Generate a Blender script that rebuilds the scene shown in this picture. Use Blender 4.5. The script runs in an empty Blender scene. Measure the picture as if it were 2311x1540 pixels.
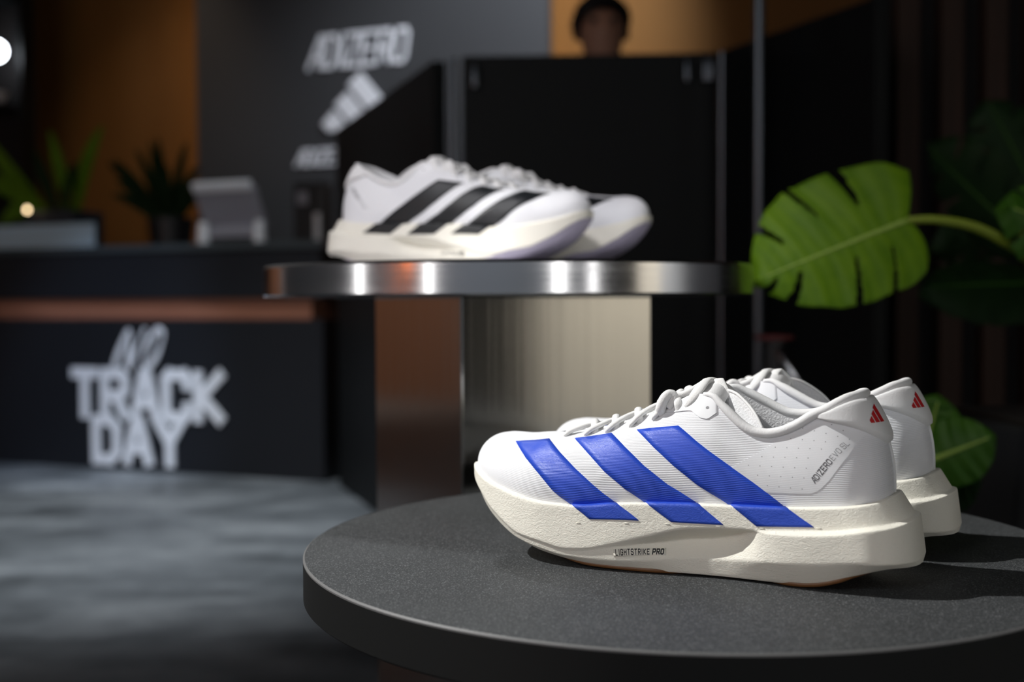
import bpy, bmesh, math, random
import numpy as np
from mathutils import Vector, Matrix
from mathutils.bvhtree import BVHTree

random.seed(7)
np.random.seed(7)
SC = bpy.context.scene
COL = SC.collection
ZC = 0.74                       # eye height of the camera
TABLE_Z = ZC - 0.1776           # top of the dark round table
SILVER_Z = ZC + 0.0395          # top of the steel round table

# ------------------------------------------------------------------ camera
cd = bpy.data.cameras.new('camera')
cam = bpy.data.objects.new('camera', cd)
COL.objects.link(cam)
cd.sensor_fit = 'HORIZONTAL'
cd.sensor_width = 36.0
cd.lens = 2639.0 / 2311.0 * 36.0
cd.clip_start = 0.02
cd.clip_end = 60
cam.matrix_world = (Matrix.Translation((0, 0, ZC))
                    @ Matrix.Rotation(math.pi / 2 - 0.03354, 4, 'X')
                    @ Matrix.Rotation(-0.004567, 4, 'Z'))
cd.dof.use_dof = True
cd.dof.focus_distance = 0.765
cd.dof.aperture_fstop = 4.2
SC.camera = cam

# ------------------------------------------------------------------ world, exposure
w = bpy.data.worlds.new('world')
SC.world = w
w.use_nodes = True
bg = w.node_tree.nodes['Background']
bg.inputs[0].default_value = (0.55, 0.6, 0.7, 1)
bg.inputs[1].default_value = 0.012
SC.view_settings.view_transform = 'Standard'
SC.view_settings.look = 'None'
SC.view_settings.gamma = 1
SC.view_settings.exposure = 0.0
SC.view_settings.use_curve_mapping = False


def aim(o, target):
    d = Vector(target) - o.location
    o.rotation_euler = d.to_track_quat('-Z', 'Y').to_euler()


def spot(name, loc, target, power, color=(1, 1, 1), angle=40, blend=0.5, radius=0.03):
    l = bpy.data.lights.new(name, 'SPOT')
    l.energy = power
    l.color = color
    l.spot_size = math.radians(angle)
    l.spot_blend = blend
    l.shadow_soft_size = radius
    o = bpy.data.objects.new(name, l)
    COL.objects.link(o)
    o.location = loc
    aim(o, target)
    return o


def area(name, loc, target, power, sx, sy, color=(1, 1, 1), spread=180):
    l = bpy.data.lights.new(name, 'AREA')
    l.energy = power
    l.color = color
    l.shape = 'RECTANGLE'
    l.size = sx
    l.size_y = sy
    l.spread = math.radians(spread)
    o = bpy.data.objects.new(name, l)
    COL.objects.link(o)
    o.location = loc
    aim(o, target)
    return o


# key track spot from the left, soft fill added behind the camera, pools on floor and walls
spot('track_spot_key', (-1.83, 1.04, 2.66), (0.14, 0.82, 0.60), 420, (1, 0.99, 0.965), 21, 0.30, 0.020)
area('front_fill', (-2.3, -1.9, 2.7), (0.15, 1.0, 0.6), 24, 1.2, 1.2, (0.98, 0.98, 1.0))  # fill added on the camera side to lift the shaded faces
spot('track_spot_steel', (-0.85, -0.35, 3.0), (0.0, 1.40, 0.86), 165, (0.98, 0.95, 1.0), 15, 0.5, 0.10)
spot('track_spot_back', (-0.75, 3.9, 3.15), (-0.35, 1.0, 0.56), 55, (0.93, 0.97, 1.0), 17, 0.7, 0.06)
spot('track_spot_floor', (-1.6, 3.2, 3.2), (-1.3, 3.9, 0), 350, (0.90, 0.96, 1.0), 58, 0.9, 0.08)
spot('track_spot_counter', (-1.9, 2.2, 3.2), (-1.85, 5.1, 0.40), 300, (0.64, 0.77, 1.0), 22, 0.8, 0.08)
spot('track_spot_wall', (0.5, 4.3, 3.2), (0.0, 6.0, 2.0), 330, (0.88, 0.92, 1.0), 62, 0.9, 0.08)
spot('till_fill', (-0.9, 3.5, 3.2), (-1.3, 5.15, 1.1), 70, (0.9, 0.95, 1.0), 13, 0.6, 0.05)  # added to make the tablet and its feet brighter
spot('track_spot_plant', (0.15, 0.9, 3.2), (0.44, 1.45, 0.83), 38, (1.0, 0.97, 0.80), 12, 0.6, 0.05)
spot('beige_mirror_fill', (3.9, -0.7, 2.6), (5.0, -0.8, 0.7), 420, (1.0, 0.95, 0.86), 90, 0.8, 0.2)  # added to brighten the unseen beige wall mirrored in the steel column
area('rear_wall_fill', (-1.2, -2.6, 3.2), (-0.6, -4.5, 0.8), 85, 4.5, 0.8, (0.90, 0.95, 1.0))  # added wash; the rear wall bounces it back as low fill
spot('gold_wall_fill', (-2.1, 5.9, 3.2), (-2.0, 7.0, 1.2), 24, (1.0, 0.76, 0.55), 70, 0.9, 0.1)  # extra warm wash added to brighten the gold wall
spot('amber_mirror_fill', (-4.0, 5.6, 3.2), (-6.0, 6.6, 0.9), 300, (1.0, 0.80, 0.68), 80, 0.8, 0.2)  # added to brighten the unseen brown wall mirrored in the column


# ------------------------------------------------------------------ materials
def mat(name, color, rough=0.6, metal=0.0, spec=0.5, build=None, **kw):
    m = bpy.data.materials.new(name)
    m.use_nodes = True
    nt = m.node_tree
    b = nt.nodes['Principled BSDF']
    b.inputs['Base Color'].default_value = (*color, 1)
    b.inputs['Roughness'].default_value = rough
    b.inputs['Metallic'].default_value = metal
    b.inputs['Specular IOR Level'].default_value = spec
    for k, v in kw.items():
        b.inputs[k.replace('_', ' ')].default_value = v
    if build:
        build(nt, b)
    return m


def N(nt, typ, **kw):
    n = nt.nodes.new(typ)
    for k, v in kw.items():
        if hasattr(n, k):
            setattr(n, k, v)
        else:
            n.inputs[k.replace('_', ' ')].default_value = v
    return n


def noise(nt, vec, scale, detail=4, rough=0.55, dist=0.0):
    n = N(nt, 'ShaderNodeTexNoise')
    n.inputs['Scale'].default_value = scale
    n.inputs['Detail'].default_value = detail
    n.inputs['Roughness'].default_value = rough
    n.inputs['Distortion'].default_value = dist
    if vec is not None:
        nt.links.new(vec, n.inputs['Vector'])
    return n.outputs['Fac']


def ramp(nt, fac, stops):
    r = N(nt, 'ShaderNodeValToRGB')
    cr = r.color_ramp
    while len(cr.elements) < len(stops):
        cr.elements.new(0.5)
    for e, (p, c) in zip(cr.elements, stops):
        e.position = p
        e.color = (*c, 1) if len(c) == 3 else c
    nt.links.new(fac, r.inputs[0])
    return r.outputs[0]


def bump(nt, b, height, strength, dist):
    n = N(nt, 'ShaderNodeBump')
    n.inputs['Strength'].default_value = strength
    n.inputs['Distance'].default_value = dist
    nt.links.new(height, n.inputs['Height'])
    nt.links.new(n.outputs[0], b.inputs['Normal'])


def math_node(nt, op, a, bb):
    n = N(nt, 'ShaderNodeMath', operation=op)
    for i, x in enumerate((a, bb)):
        if hasattr(x, 'links'):
            nt.links.new(x, n.inputs[i])
        else:
            n.inputs[i].default_value = x
    return n.outputs[0]


def obj_coord(nt):
    return N(nt, 'ShaderNodeTexCoord').outputs['Object']


def uv_coord(nt):
    return N(nt, 'ShaderNodeTexCoord').outputs['UV']


def mapped(nt, vec, scale=(1, 1, 1), rot=(0, 0, 0)):
    n = N(nt, 'ShaderNodeMapping')
    n.inputs['Scale'].default_value = scale
    n.inputs['Rotation'].default_value = rot
    nt.links.new(vec, n.inputs['Vector'])
    return n.outputs[0]


def knit(strength=0.55, top=0.13):
    def f(nt, b):
        uv = uv_coord(nt)
        wv = N(nt, 'ShaderNodeTexWave', wave_type='BANDS', bands_direction='Y')
        wv.inputs['Scale'].default_value = 275.0      # about one rib each millimetre
        wv.inputs['Distortion'].default_value = 1.0
        wv.inputs['Detail'].default_value = 1.0
        wv.inputs['Detail Scale'].default_value = 0.6
        nt.links.new(uv, wv.inputs['Vector'])
        n1 = noise(nt, mapped(nt, uv, (900, 2400, 1)), 1.0, 2)
        n2 = noise(nt, mapped(nt, uv, (30, 60, 1)), 1.0, 3)
        sep = N(nt, 'ShaderNodeSeparateXYZ')
        nt.links.new(uv, sep.inputs[0])
        fade = N(nt, 'ShaderNodeMapRange', clamp=True)
        fade.inputs['From Min'].default_value = 0.085
        fade.inputs['From Max'].default_value = 0.045
        nt.links.new(sep.outputs[1], fade.inputs['Value'])
        toe = N(nt, 'ShaderNodeMapRange', clamp=True)
        toe.inputs['From Min'].default_value = 0.285
        toe.inputs['From Max'].default_value = 0.245
        nt.links.new(sep.outputs[0], toe.inputs['Value'])
        amp = math_node(nt, 'MULTIPLY', math_node(nt, 'ADD', math_node(nt, 'MULTIPLY', fade.outputs[0], 0.8), 0.2), toe.outputs[0])
        amp = math_node(nt, 'MULTIPLY', amp, math_node(nt, 'ADD', n2, 0.3))
        h = math_node(nt, 'ADD', math_node(nt, 'MULTIPLY', wv.outputs['Fac'], amp), math_node(nt, 'MULTIPLY', math_node(nt, 'MULTIPLY', n1, 0.45), toe.outputs[0]))
        bump(nt, b, h, strength, 0.0009)
    return f


def foam(strength=0.5, scale=260):
    def f(nt, b):
        oc = obj_coord(nt)
        n1 = noise(nt, mapped(nt, oc, (0.75, 1, 1.5)), scale, 5, 0.6, 1.4)
        n2 = noise(nt, mapped(nt, oc, (1, 1, 1.2)), 60, 3, 0.5)
        h = math_node(nt, 'ADD', n1, math_node(nt, 'MULTIPLY', n2, 0.8))
        bump(nt, b, h, strength, 0.0016)
    return f


def speckle(nt, b):
    oc = obj_coord(nt)
    v = N(nt, 'ShaderNodeTexVoronoi')
    v.inputs['Scale'].default_value = 1500
    nt.links.new(oc, v.inputs['Vector'])
    sep = N(nt, 'ShaderNodeSeparateColor')
    nt.links.new(v.outputs['Color'], sep.inputs[0])
    flake = ramp(nt, sep.outputs[0], [(0.84, (0, 0, 0)), (0.96, (1, 1, 1))])
    n1 = noise(nt, oc, 9, 4)
    n2 = noise(nt, oc, 800, 2)
    c = ramp(nt, math_node(nt, 'ADD', math_node(nt, 'MULTIPLY', n1, 0.3), math_node(nt, 'MULTIPLY', n2, 0.7)),
             [(0.35, (0.026, 0.028, 0.029)), (0.72, (0.062, 0.066, 0.069))])
    mx = N(nt, 'ShaderNodeMix', data_type='RGBA')
    nt.links.new(flake, mx.inputs[0])
    nt.links.new(c, mx.inputs[6])
    mx.inputs[7].default_value = (0.15, 0.155, 0.16, 1)
    nt.links.new(mx.outputs[2], b.inputs['Base Color'])
    h = math_node(nt, 'ADD', n2, sep.outputs[1])
    bump(nt, b, h, 0.5, 0.0008)


def concrete(nt, b):
    oc = obj_coord(nt)
    n1 = noise(nt, mapped(nt, oc, (1.0, 2.2, 1)), 1.6, 6, 0.6, 0.6)
    n2 = noise(nt, oc, 7, 5, 0.6)
    f = math_node(nt, 'ADD', math_node(nt, 'MULTIPLY', n1, 0.75), math_node(nt, 'MULTIPLY', n2, 0.25))
    c = ramp(nt, f, [(0.34, (0.055, 0.062, 0.068)), (0.5, (0.16, 0.175, 0.19)), (0.68, (0.33, 0.35, 0.37))])
    nt.links.new(c, b.inputs['Base Color'])
    r = ramp(nt, n1, [(0.3, (0.35, 0.35, 0.35)), (0.7, (0.6, 0.6, 0.6))])
    nt.links.new(r, b.inputs['Roughness'])
    bump(nt, b, n2, 0.15, 0.01)


def brushed(sx, sy, sz, r0, r1, aniso=0.0):
    def f(nt, b):
        oc = obj_coord(nt)
        n1 = noise(nt, mapped(nt, oc, (sx, sy, sz)), 1.0, 3, 0.6)
        r = ramp(nt, n1, [(0.3, (r0, r0, r0)), (0.7, (r1, r1, r1))])
        nt.links.new(r, b.inputs['Roughness'])
        bump(nt, b, n1, 0.012, 0.0004)
        if aniso:
            b.inputs['Anisotropic'].default_value = aniso
            tg = N(nt, 'ShaderNodeTangent', direction_type='RADIAL', axis='Z')
            nt.links.new(tg.outputs[0], b.inputs['Tangent'])
    return f


def woodgrain(c1, c2, s=(14, 14, 1.2)):
    def f(nt, b):
        oc = obj_coord(nt)
        n1 = noise(nt, mapped(nt, oc, s), 1.0, 6, 0.6, 0.8)
        nt.links.new(ramp(nt, n1, [(0.3, c1), (0.7, c2)]), b.inputs['Base Color'])
    return f


def leafy(c1, c2):
    def f(nt, b):
        uv = uv_coord(nt)
        wv = N(nt, 'ShaderNodeTexWave', wave_type='BANDS', bands_direction='X')
        wv.inputs['Scale'].default_value = 4.0
        wv.inputs['Distortion'].default_value = 1.5
        nt.links.new(uv, wv.inputs['Vector'])
        n1 = noise(nt, uv, 5, 4)
        f1 = math_node(nt, 'ADD', math_node(nt, 'MULTIPLY', wv.outputs['Fac'], 0.14), math_node(nt, 'MULTIPLY', n1, 0.86))
        nt.links.new(ramp(nt, f1, [(0.25, c1), (0.75, c2)]), b.inputs['Base Color'])
        bump(nt, b, wv.outputs['Fac'], 0.14, 0.004)
    return f


def emit(name, color, strength):
    m = bpy.data.materials.new(name)
    m.use_nodes = True
    b = m.node_tree.nodes['Principled BSDF']
    b.inputs['Base Color'].default_value = (*color, 1)
    b.inputs['Emission Color'].default_value = (*color, 1)
    b.inputs['Emission Strength'].default_value = strength
    return m


M = {}
M['knit'] = mat('white_knit', (0.81, 0.82, 0.845), 0.75, spec=0.25, build=knit(0.34))
M['overlay'] = mat('white_film', (0.82, 0.83, 0.85), 0.5, spec=0.4, build=knit(0.10))
M['padded'] = mat('white_padded_textile', (0.82, 0.82, 0.82), 0.7, spec=0.3, build=lambda nt, b: bump(nt, b, noise(nt, obj_coord(nt), 900, 2), 0.25, 0.0006))
M['piping'] = mat('white_woven_piping', (0.80, 0.80, 0.80), 0.75, spec=0.25, build=lambda nt, b: bump(nt, b, noise(nt, mapped(nt, obj_coord(nt), (1, 1, 0.4), (0, 0.7, 0)), 1100, 2), 0.3, 0.0007))
M['lining'] = mat('white_mesh_lining', (0.74, 0.74, 0.75), 0.85, spec=0.2, build=lambda nt, b: bump(nt, b, noise(nt, obj_coord(nt), 700, 3), 0.6, 0.0012))
M['lace'] = mat('white_lace', (0.84, 0.84, 0.83), 0.8, spec=0.2, build=lambda nt, b: bump(nt, b, noise(nt, obj_coord(nt), 1500, 2), 0.5, 0.0006))
M['foam'] = mat('cream_foam', (0.88, 0.855, 0.755), 0.6, spec=0.3, build=foam(0.50, 430))
M['gum'] = mat('gum_rubber', (0.17, 0.075, 0.025), 0.45)
M['lilac_shade_rubber'] = mat('lilac_grey_shade_rubber', (0.42, 0.39, 0.50), 0.5)  # lilac tint carries the shade under the toe; the pads share it
M['blue'] = mat('blue_print', (0.018, 0.072, 0.56), 0.40, spec=0.45, build=knit(0.34))
M['blue_foam'] = mat('blue_foam_print', (0.022, 0.075, 0.52), 0.5, spec=0.4, build=foam(0.35, 480))
M['black_print'] = mat('black_print', (0.008, 0.010, 0.012), 0.40, spec=0.45, build=knit(0.2))
M['red'] = mat('red_print', (0.55, 0.008, 0.012), 0.45)
M['grey_print'] = mat('grey_print', (0.10, 0.10, 0.11), 0.5)
M['black_ink'] = mat('black_ink', (0.01, 0.01, 0.01), 0.5)
M['hole'] = mat('punched_hole', (0.30, 0.30, 0.31), 0.9)
M['table'] = mat('speckled_dark_laminate', (0.03, 0.03, 0.03), 0.55, spec=0.25, build=speckle)
M['table_edge'] = mat('matt_black_edge', (0.007, 0.0075, 0.0075), 0.6, spec=0.2)
M['table_rim'] = mat('grey_table_lip', (0.12, 0.12, 0.12), 0.5)
M['steel'] = mat('brushed_steel', (0.72, 0.72, 0.74), 0.26, 1.0, build=brushed(3, 3, 500, 0.10, 0.17, 0.7))
M['steel_col'] = mat('brushed_steel_column', (0.58, 0.57, 0.55), 0.3, 1.0, build=brushed(220, 220, 2, 0.09, 0.15))
M['floor'] = mat('mottled_concrete', (0.2, 0.2, 0.2), 0.5, spec=0.4, build=concrete)
M['counter'] = mat('navy_black_laminate', (0.010, 0.012, 0.016), 0.5, spec=0.3)
M['worktop'] = mat('grey_stone_worktop', (0.05, 0.06, 0.065), 0.3)
M['band'] = mat('copper_brown_wood', (0.30, 0.12, 0.07), 0.55, build=woodgrain((0.24, 0.09, 0.05), (0.36, 0.15, 0.09), (2, 2, 40)))
M['letters'] = mat('white_letter', (0.82, 0.84, 0.88), 0.5)
M['sign_wall'] = mat('charcoal_panel', (0.045, 0.047, 0.05), 0.6, spec=0.3, build=lambda nt, b: bump(nt, b, noise(nt, obj_coord(nt), 90, 3), 0.1, 0.004))
M['gold'] = mat('amber_plaster', (0.16, 0.075, 0.018), 0.7, spec=0.2, build=woodgrain((0.14, 0.064, 0.015), (0.18, 0.085, 0.022), (1.5, 1.5, 0.8)))
M['screen'] = mat('black_screen', (0.003, 0.004, 0.0045), 0.55, spec=0.18)
M['chrome'] = mat('chrome', (0.55, 0.56, 0.58), 0.22, 1.0)
M['beige'] = mat('pale_beige_wall', (0.62, 0.58, 0.50), 0.8)
M['grey_wall'] = mat('mid_grey_wall', (0.34, 0.36, 0.39), 0.8)
M['brown_wall'] = mat('brown_wood_wall', (0.24, 0.12, 0.07), 0.7, build=woodgrain((0.17, 0.08, 0.045), (0.28, 0.14, 0.08), (12, 12, 1)))
M['dark_chrome'] = mat('dark_chrome', (0.09, 0.10, 0.115), 0.28, 1.0)
M['darkwall'] = mat('dark_wall', (0.012, 0.011, 0.011), 0.85, spec=0.2)
M['slat'] = mat('dark_walnut', (0.03, 0.015, 0.01), 0.65, spec=0.2, build=woodgrain((0.018, 0.009, 0.006), (0.034, 0.017, 0.011), (30, 30, 1.5)))
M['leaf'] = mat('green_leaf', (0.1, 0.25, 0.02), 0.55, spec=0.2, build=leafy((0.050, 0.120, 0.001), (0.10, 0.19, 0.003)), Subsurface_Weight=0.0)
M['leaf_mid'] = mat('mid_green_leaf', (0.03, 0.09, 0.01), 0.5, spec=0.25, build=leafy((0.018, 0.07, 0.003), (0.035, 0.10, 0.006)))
M['leaf_dark'] = mat('dark_shaded_leaf', (0.03, 0.09, 0.015), 0.6, spec=0.15, build=leafy((0.003, 0.014, 0.003), (0.008, 0.026, 0.005)))  # shade on the unlit right-hand leaves is put into this green
M['vein'] = mat('pale_green_vein', (0.24, 0.36, 0.06), 0.5)
M['stem'] = mat('olive_stem', (0.17, 0.23, 0.015), 0.5)
M['planter'] = mat('charcoal_planter', (0.022, 0.024, 0.027), 0.7)
M['soil'] = mat('dark_soil', (0.02, 0.014, 0.01), 0.95)
M['pot'] = mat('navy_pot', (0.012, 0.018, 0.028), 0.5)
M['tablet'] = mat('grey_tablet_case', (0.30, 0.30, 0.34), 0.4)
M['black_plastic'] = mat('black_plastic', (0.012, 0.012, 0.013), 0.4)
M['white_plastic'] = mat('white_plastic', (0.75, 0.77, 0.80), 0.35)
M['sheen'] = mat('pale_sheen_band', (0.58, 0.75, 0.86), 0.35, Transmission_Weight=0.2, IOR=1.45)  # pale blue tint stands in for light reflected off the worktop edge
M['skin'] = mat('skin', (0.28, 0.14, 0.09), 0.6)
M['hair'] = mat('black_hair', (0.008, 0.006, 0.006), 0.55, build=lambda nt, b: bump(nt, b, noise(nt, mapped(nt, obj_coord(nt), (160, 160, 20)), 1.0, 3), 0.6, 0.004))
M['dark_cloth'] = mat('dark_cloth', (0.012, 0.012, 0.014), 0.85)
M['lamp_white'] = emit('lamp_white', (0.86, 0.92, 1.0), 18)
M['lamp_warm'] = emit('lamp_warm', (1.0, 0.74, 0.42), 6)
M['led_warm'] = emit('led_warm_strip', (1.0, 0.62, 0.28), 7)
M['led_warm_bright'] = emit('led_warm_strip_bright', (1.0, 0.62, 0.26), 6)
M['led_white'] = emit('led_white_tube', (1.0, 0.98, 0.95), 5)
M['led_orange'] = emit('orange_sign_light', (1.0, 0.22, 0.03), 9)
M['red_plastic'] = mat('red_plastic', (0.10, 0.008, 0.008), 0.6)


# ------------------------------------------------------------------ mesh helpers
def link(name, me, m=None, parent=None, loc=None, rotz=None):
    o = bpy.data.objects.new(name, me)
    COL.objects.link(o)
    if m is not None:
        me.materials.append(M[m] if isinstance(m, str) else m)
    if parent is not None:
        o.parent = parent
    if loc is not None:
        o.location = loc
    if rotz is not None:
        o.rotation_euler = (0, 0, rotz)
    return o


def mesh(name, verts, faces, m=None, parent=None, smooth=True, uvs=None, merge=None, recalc=True, sharp=None, loc=None, rotz=None):
    me = bpy.data.meshes.new(name)
    me.from_pydata([tuple(v) for v in verts], [], [tuple(f) for f in faces])
    if uvs is not None:
        lay = me.uv_layers.new(name='UVMap')
        li = np.zeros(len(me.loops), dtype=np.int32)
        me.loops.foreach_get('vertex_index', li)
        arr = np.asarray(uvs, dtype=np.float32)[li]
        lay.data.foreach_set('uv', arr.ravel())
    if merge or recalc:
        bm = bmesh.new()
        bm.from_mesh(me)
        if merge:
            bmesh.ops.remove_doubles(bm, verts=bm.verts, dist=merge)
        if recalc:
            bmesh.ops.recalc_face_normals(bm, faces=bm.faces)
        bm.to_mesh(me)
        bm.free()
    if smooth:
        me.polygons.foreach_set('use_smooth', [True] * len(me.polygons))
        if sharp:
            me.set_sharp_from_angle(angle=math.radians(sharp))
    me.update()
    return link(name, me, m, parent, loc, rotz)


def grid_faces(nu, nv, off=0, flip=False, wrap=False):
    f = []
    for i in range(nu - 1):
        for j in range(nv if wrap else nv - 1):
            a = off + i * nv + j
            b = off + i * nv + (j + 1) % nv
            q = (a, b, b + nv, a + nv)
            f.append(q[::-1] if flip else q)
    return f


def box_bm(bm, x0, x1, y0, y1, z0, z1):
    vs = [bm.verts.new(p) for p in ((x0, y0, z0), (x1, y0, z0), (x1, y1, z0), (x0, y1, z0),
                                    (x0, y0, z1), (x1, y0, z1), (x1, y1, z1), (x0, y1, z1))]
    for f in ((0, 3, 2, 1), (4, 5, 6, 7), (0, 1, 5, 4), (1, 2, 6, 5), (2, 3, 7, 6), (3, 0, 4, 7)):
        bm.faces.new([vs[i] for i in f])


def box(name, x0, x1, y0, y1, z0, z1, m, parent=None, bevel=0.0, loc=None, rotz=None, rot=None):
    bm = bmesh.new()
    box_bm(bm, x0, x1, y0, y1, z0, z1)
    if bevel:
        bmesh.ops.bevel(bm, geom=bm.edges[:], offset=bevel, segments=2, affect='EDGES', profile=0.5)
    me = bpy.data.meshes.new(name)
    bm.to_mesh(me)
    bm.free()
    o = link(name, me, m, parent, loc, rotz)
    if rot is not None:
        o.rotation_euler = rot
    return o


def lathe(name, prof, m, parent=None, seg=96, loc=None, sharp=30):
    vs, fs = [], []
    n = len(prof)
    for i in range(seg):
        a = 2 * math.pi * i / seg
        for r, z in prof:
            vs.append((r * math.cos(a), r * math.sin(a), z))
    for i in range(seg):
        for j in range(n - 1):
            a = i * n + j
            b = ((i + 1) % seg) * n + j
            fs.append((a, b, b + 1, a + 1))
    return mesh(name, vs, fs, m, parent, merge=1e-6, sharp=sharp, loc=loc)


def tube_data(path, rad, seg=10, up=(0, 0, 1), flat=1.0, cap=True, off=0):
    P = [Vector(p) for p in path]
    vs, fs = [], []
    n = len(P)
    for i, p in enumerate(P):
        t = (P[min(i + 1, n - 1)] - P[max(i - 1, 0)]).normalized()
        u = Vector(up[i]) if (hasattr(up[0], '__len__')) else Vector(up)
        s = t.cross(u)
        if s.length < 1e-6:
            s = t.cross(Vector((1, 0, 0)))
        s.normalize()
        q = s.cross(t).normalized()
        r = rad[i] if hasattr(rad, '__len__') else rad
        for k in range(seg):
            a = 2 * math.pi * k / seg
            vs.append(p + s * (r * math.cos(a)) + q * (r * flat * math.sin(a)))
    for i in range(n - 1):
        for k in range(seg):
            a = off + i * seg + k
            b = off + i * seg + (k + 1) % seg
            fs.append((a, b, b + seg, a + seg))
    if cap:
        fs.append(tuple(off + k for k in range(seg))[::-1])
        fs.append(tuple(off + (n - 1) * seg + k for k in range(seg)))
    return vs, fs


def tube(name, path, rad, m, parent=None, seg=10, up=(0, 0, 1), flat=1.0, uv=True):
    vs, fs = tube_data(path, rad, seg, up, flat)
    uvs = None
    if uv:
        d = 0
        uvs = []
        for i in range(len(path)):
            if i:
                d += (Vector(path[i]) - Vector(path[i - 1])).length
            for k in range(seg):
                uvs.append((k / seg * 0.02, d))
    return mesh(name, vs, fs, m, parent, uvs=uvs)


def catmull(pts, n=8):
    P = [Vector(p) for p in pts]
    P = [P[0] * 2 - P[1]] + P + [P[-1] * 2 - P[-2]]
    out = []
    for i in range(1, len(P) - 2):
        for k in range(n):
            t = k / n
            a, b, c, d = P[i - 1], P[i], P[i + 1], P[i + 2]
            out.append(0.5 * ((2 * b) + (c - a) * t + (2 * a - 5 * b + 4 * c - d) * t * t + (3 * b - a - 3 * c + d) * t ** 3))
    out.append(P[-2])
    return out


def pchip(tab):
    x = np.array([t[0] for t in tab], float)
    y = np.array([t[1] for t in tab], float)
    h = np.diff(x)
    dl = np.diff(y) / h
    d = np.zeros_like(y)
    for i in range(1, len(x) - 1):
        if dl[i - 1] * dl[i] > 0:
            w1 = 2 * h[i] + h[i - 1]
            w2 = h[i] + 2 * h[i - 1]
            d[i] = (w1 + w2) / (w1 / dl[i - 1] + w2 / dl[i])
    d[0], d[-1] = dl[0], dl[-1]

    def f(q):
        q = np.clip(np.asarray(q, float), x[0], x[-1])
        i = np.clip(np.searchsorted(x, q) - 1, 0, len(h) - 1)
        t = (q - x[i]) / h[i]
        return ((1 + 2 * t) * (1 - t) ** 2 * y[i] + t * (1 - t) ** 2 * h[i] * d[i]
                + t * t * (3 - 2 * t) * y[i + 1] + t * t * (t - 1) * h[i] * d[i + 1])
    return f


def empty(name, loc, rotz=0.0, label=None, cat=None, group=None):
    o = bpy.data.objects.new(name, None)
    COL.objects.link(o)
    o.location = loc
    o.rotation_euler = (0, 0, rotz)
    o.empty_display_size = 0.05
    if label:
        tag(o, label, cat, group)
    return o


def tag(o, label, cat, group=None):
    o['label'] = label
    o['category'] = cat
    if group:
        o['group'] = group
    return o


def struct(o, label=None):
    o['kind'] = 'structure'
    if label:
        o['label'] = label
    return o


# ------------------------------------------------------------------ stroke lettering
GLYPH = {
    'A': [[(0, 0), (0, 4.6), (1.4, 6), (4, 6), (4, 0)], [(0, 2.4), (4, 2.4)]],
    'a': [[(0, 0), (3.1, 6), (4, 6), (4, 0)], [(1.3, 2.0), (4, 2.0)]],
    'W': [[(0, 0), (1.6, 6), (2.4, 6), (4, 0)], [(0.5, 1.9), (3.5, 1.9)]],
    'C': [[(4, 4.5), (4, 5.4), (3.4, 6), (0.6, 6), (0, 5.4), (0, 0.6), (0.6, 0), (3.4, 0), (4, 0.6), (4, 1.5)]],
    'D': [[(0, 0), (0, 6), (2.8, 6), (4, 4.8), (4, 1.2), (2.8, 0), (0, 0)]],
    'E': [[(4, 6), (0, 6), (0, 0), (4, 0)], [(0, 3), (3.3, 3)]],
    'G': [[(4, 4.6), (4, 5.4), (3.4, 6), (0.6, 6), (0, 5.4), (0, 0.6), (0.6, 0), (3.4, 0), (4, 0.6), (4, 2.8), (2.2, 2.8)]],
    'H': [[(0, 0), (0, 6)], [(4, 0), (4, 6)], [(0, 3), (4, 3)]],
    'I': [[(0.4, 0), (0.4, 6)]],
    'K': [[(0, 0), (0, 6)], [(4, 6), (0.6, 3), (4, 0)]],
    'L': [[(0, 6), (0, 0), (3.6, 0)]],
    'O': [[(0.8, 0), (0, 0.8), (0, 5.2), (0.8, 6), (3.2, 6), (4, 5.2), (4, 0.8), (3.2, 0), (0.8, 0)]],
    'P': [[(0, 0), (0, 6), (3.2, 6), (4, 5.2), (4, 3.4), (3.2, 2.6), (0, 2.6)]],
    'R': [[(0, 0), (0, 6), (3.2, 6), (4, 5.2), (4, 3.6), (3.2, 2.8), (0, 2.8)], [(2.2, 2.8), (4, 0)]],
    'S': [[(4, 4.8), (4, 5.3), (3.3, 6), (0.7, 6), (0, 5.3), (0, 3.8), (0.7, 3.1), (3.3, 2.9), (4, 2.2), (4, 0.7), (3.3, 0), (0.7, 0), (0, 0.7), (0, 1.2)]],
    'T': [[(0, 6), (4, 6)], [(2, 6), (2, 0)]],
    'V': [[(0, 6), (2, 0), (4, 6)]],
    'Y': [[(0, 6), (2, 3), (4, 6)], [(2, 3), (2, 0)]],
    'Z': [[(0, 6), (4, 6), (0, 0), (4, 0)]],
}


def glyph_quads(ch, w):
    """ribbon quads for one letter; grid units, stroke width w"""
    out = []
    for pl in GLYPH[ch]:
        for i in range(len(pl) - 1):
            a = np.array(pl[i], float)
            b = np.array(pl[i + 1], float)
            d = b - a
            d /= np.linalg.norm(d)
            n = np.array([-d[1], d[0]]) * w / 2
            a2 = a - d * w * 0.42
            b2 = b + d * w * 0.42
            out.append([a2 - n, b2 - n, b2 + n, a2 + n])
    return out


def advance(ch):
    return 0.8 if ch == 'I' else (3.6 if ch == 'L' else 4.0)


def text_quads(s, height, w, gap=1.5, sx=1.0, shear=0.0):
    """list per letter of quads, x to the right, y up, letter height in metres; also the total width"""
    k = height / 6.0
    x = 0.0
    out = []
    for ch in s:
        if ch == ' ':
            x += 2.2 * sx
            continue
        qs = []
        for q in glyph_quads(ch, w):
            qs.append([((x + p[0] * sx + p[1] * shear) * k, p[1] * k) for p in q])
        out.append((ch, qs))
        x += (advance(ch)) * sx + gap
    return out, (x - gap) * k


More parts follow.
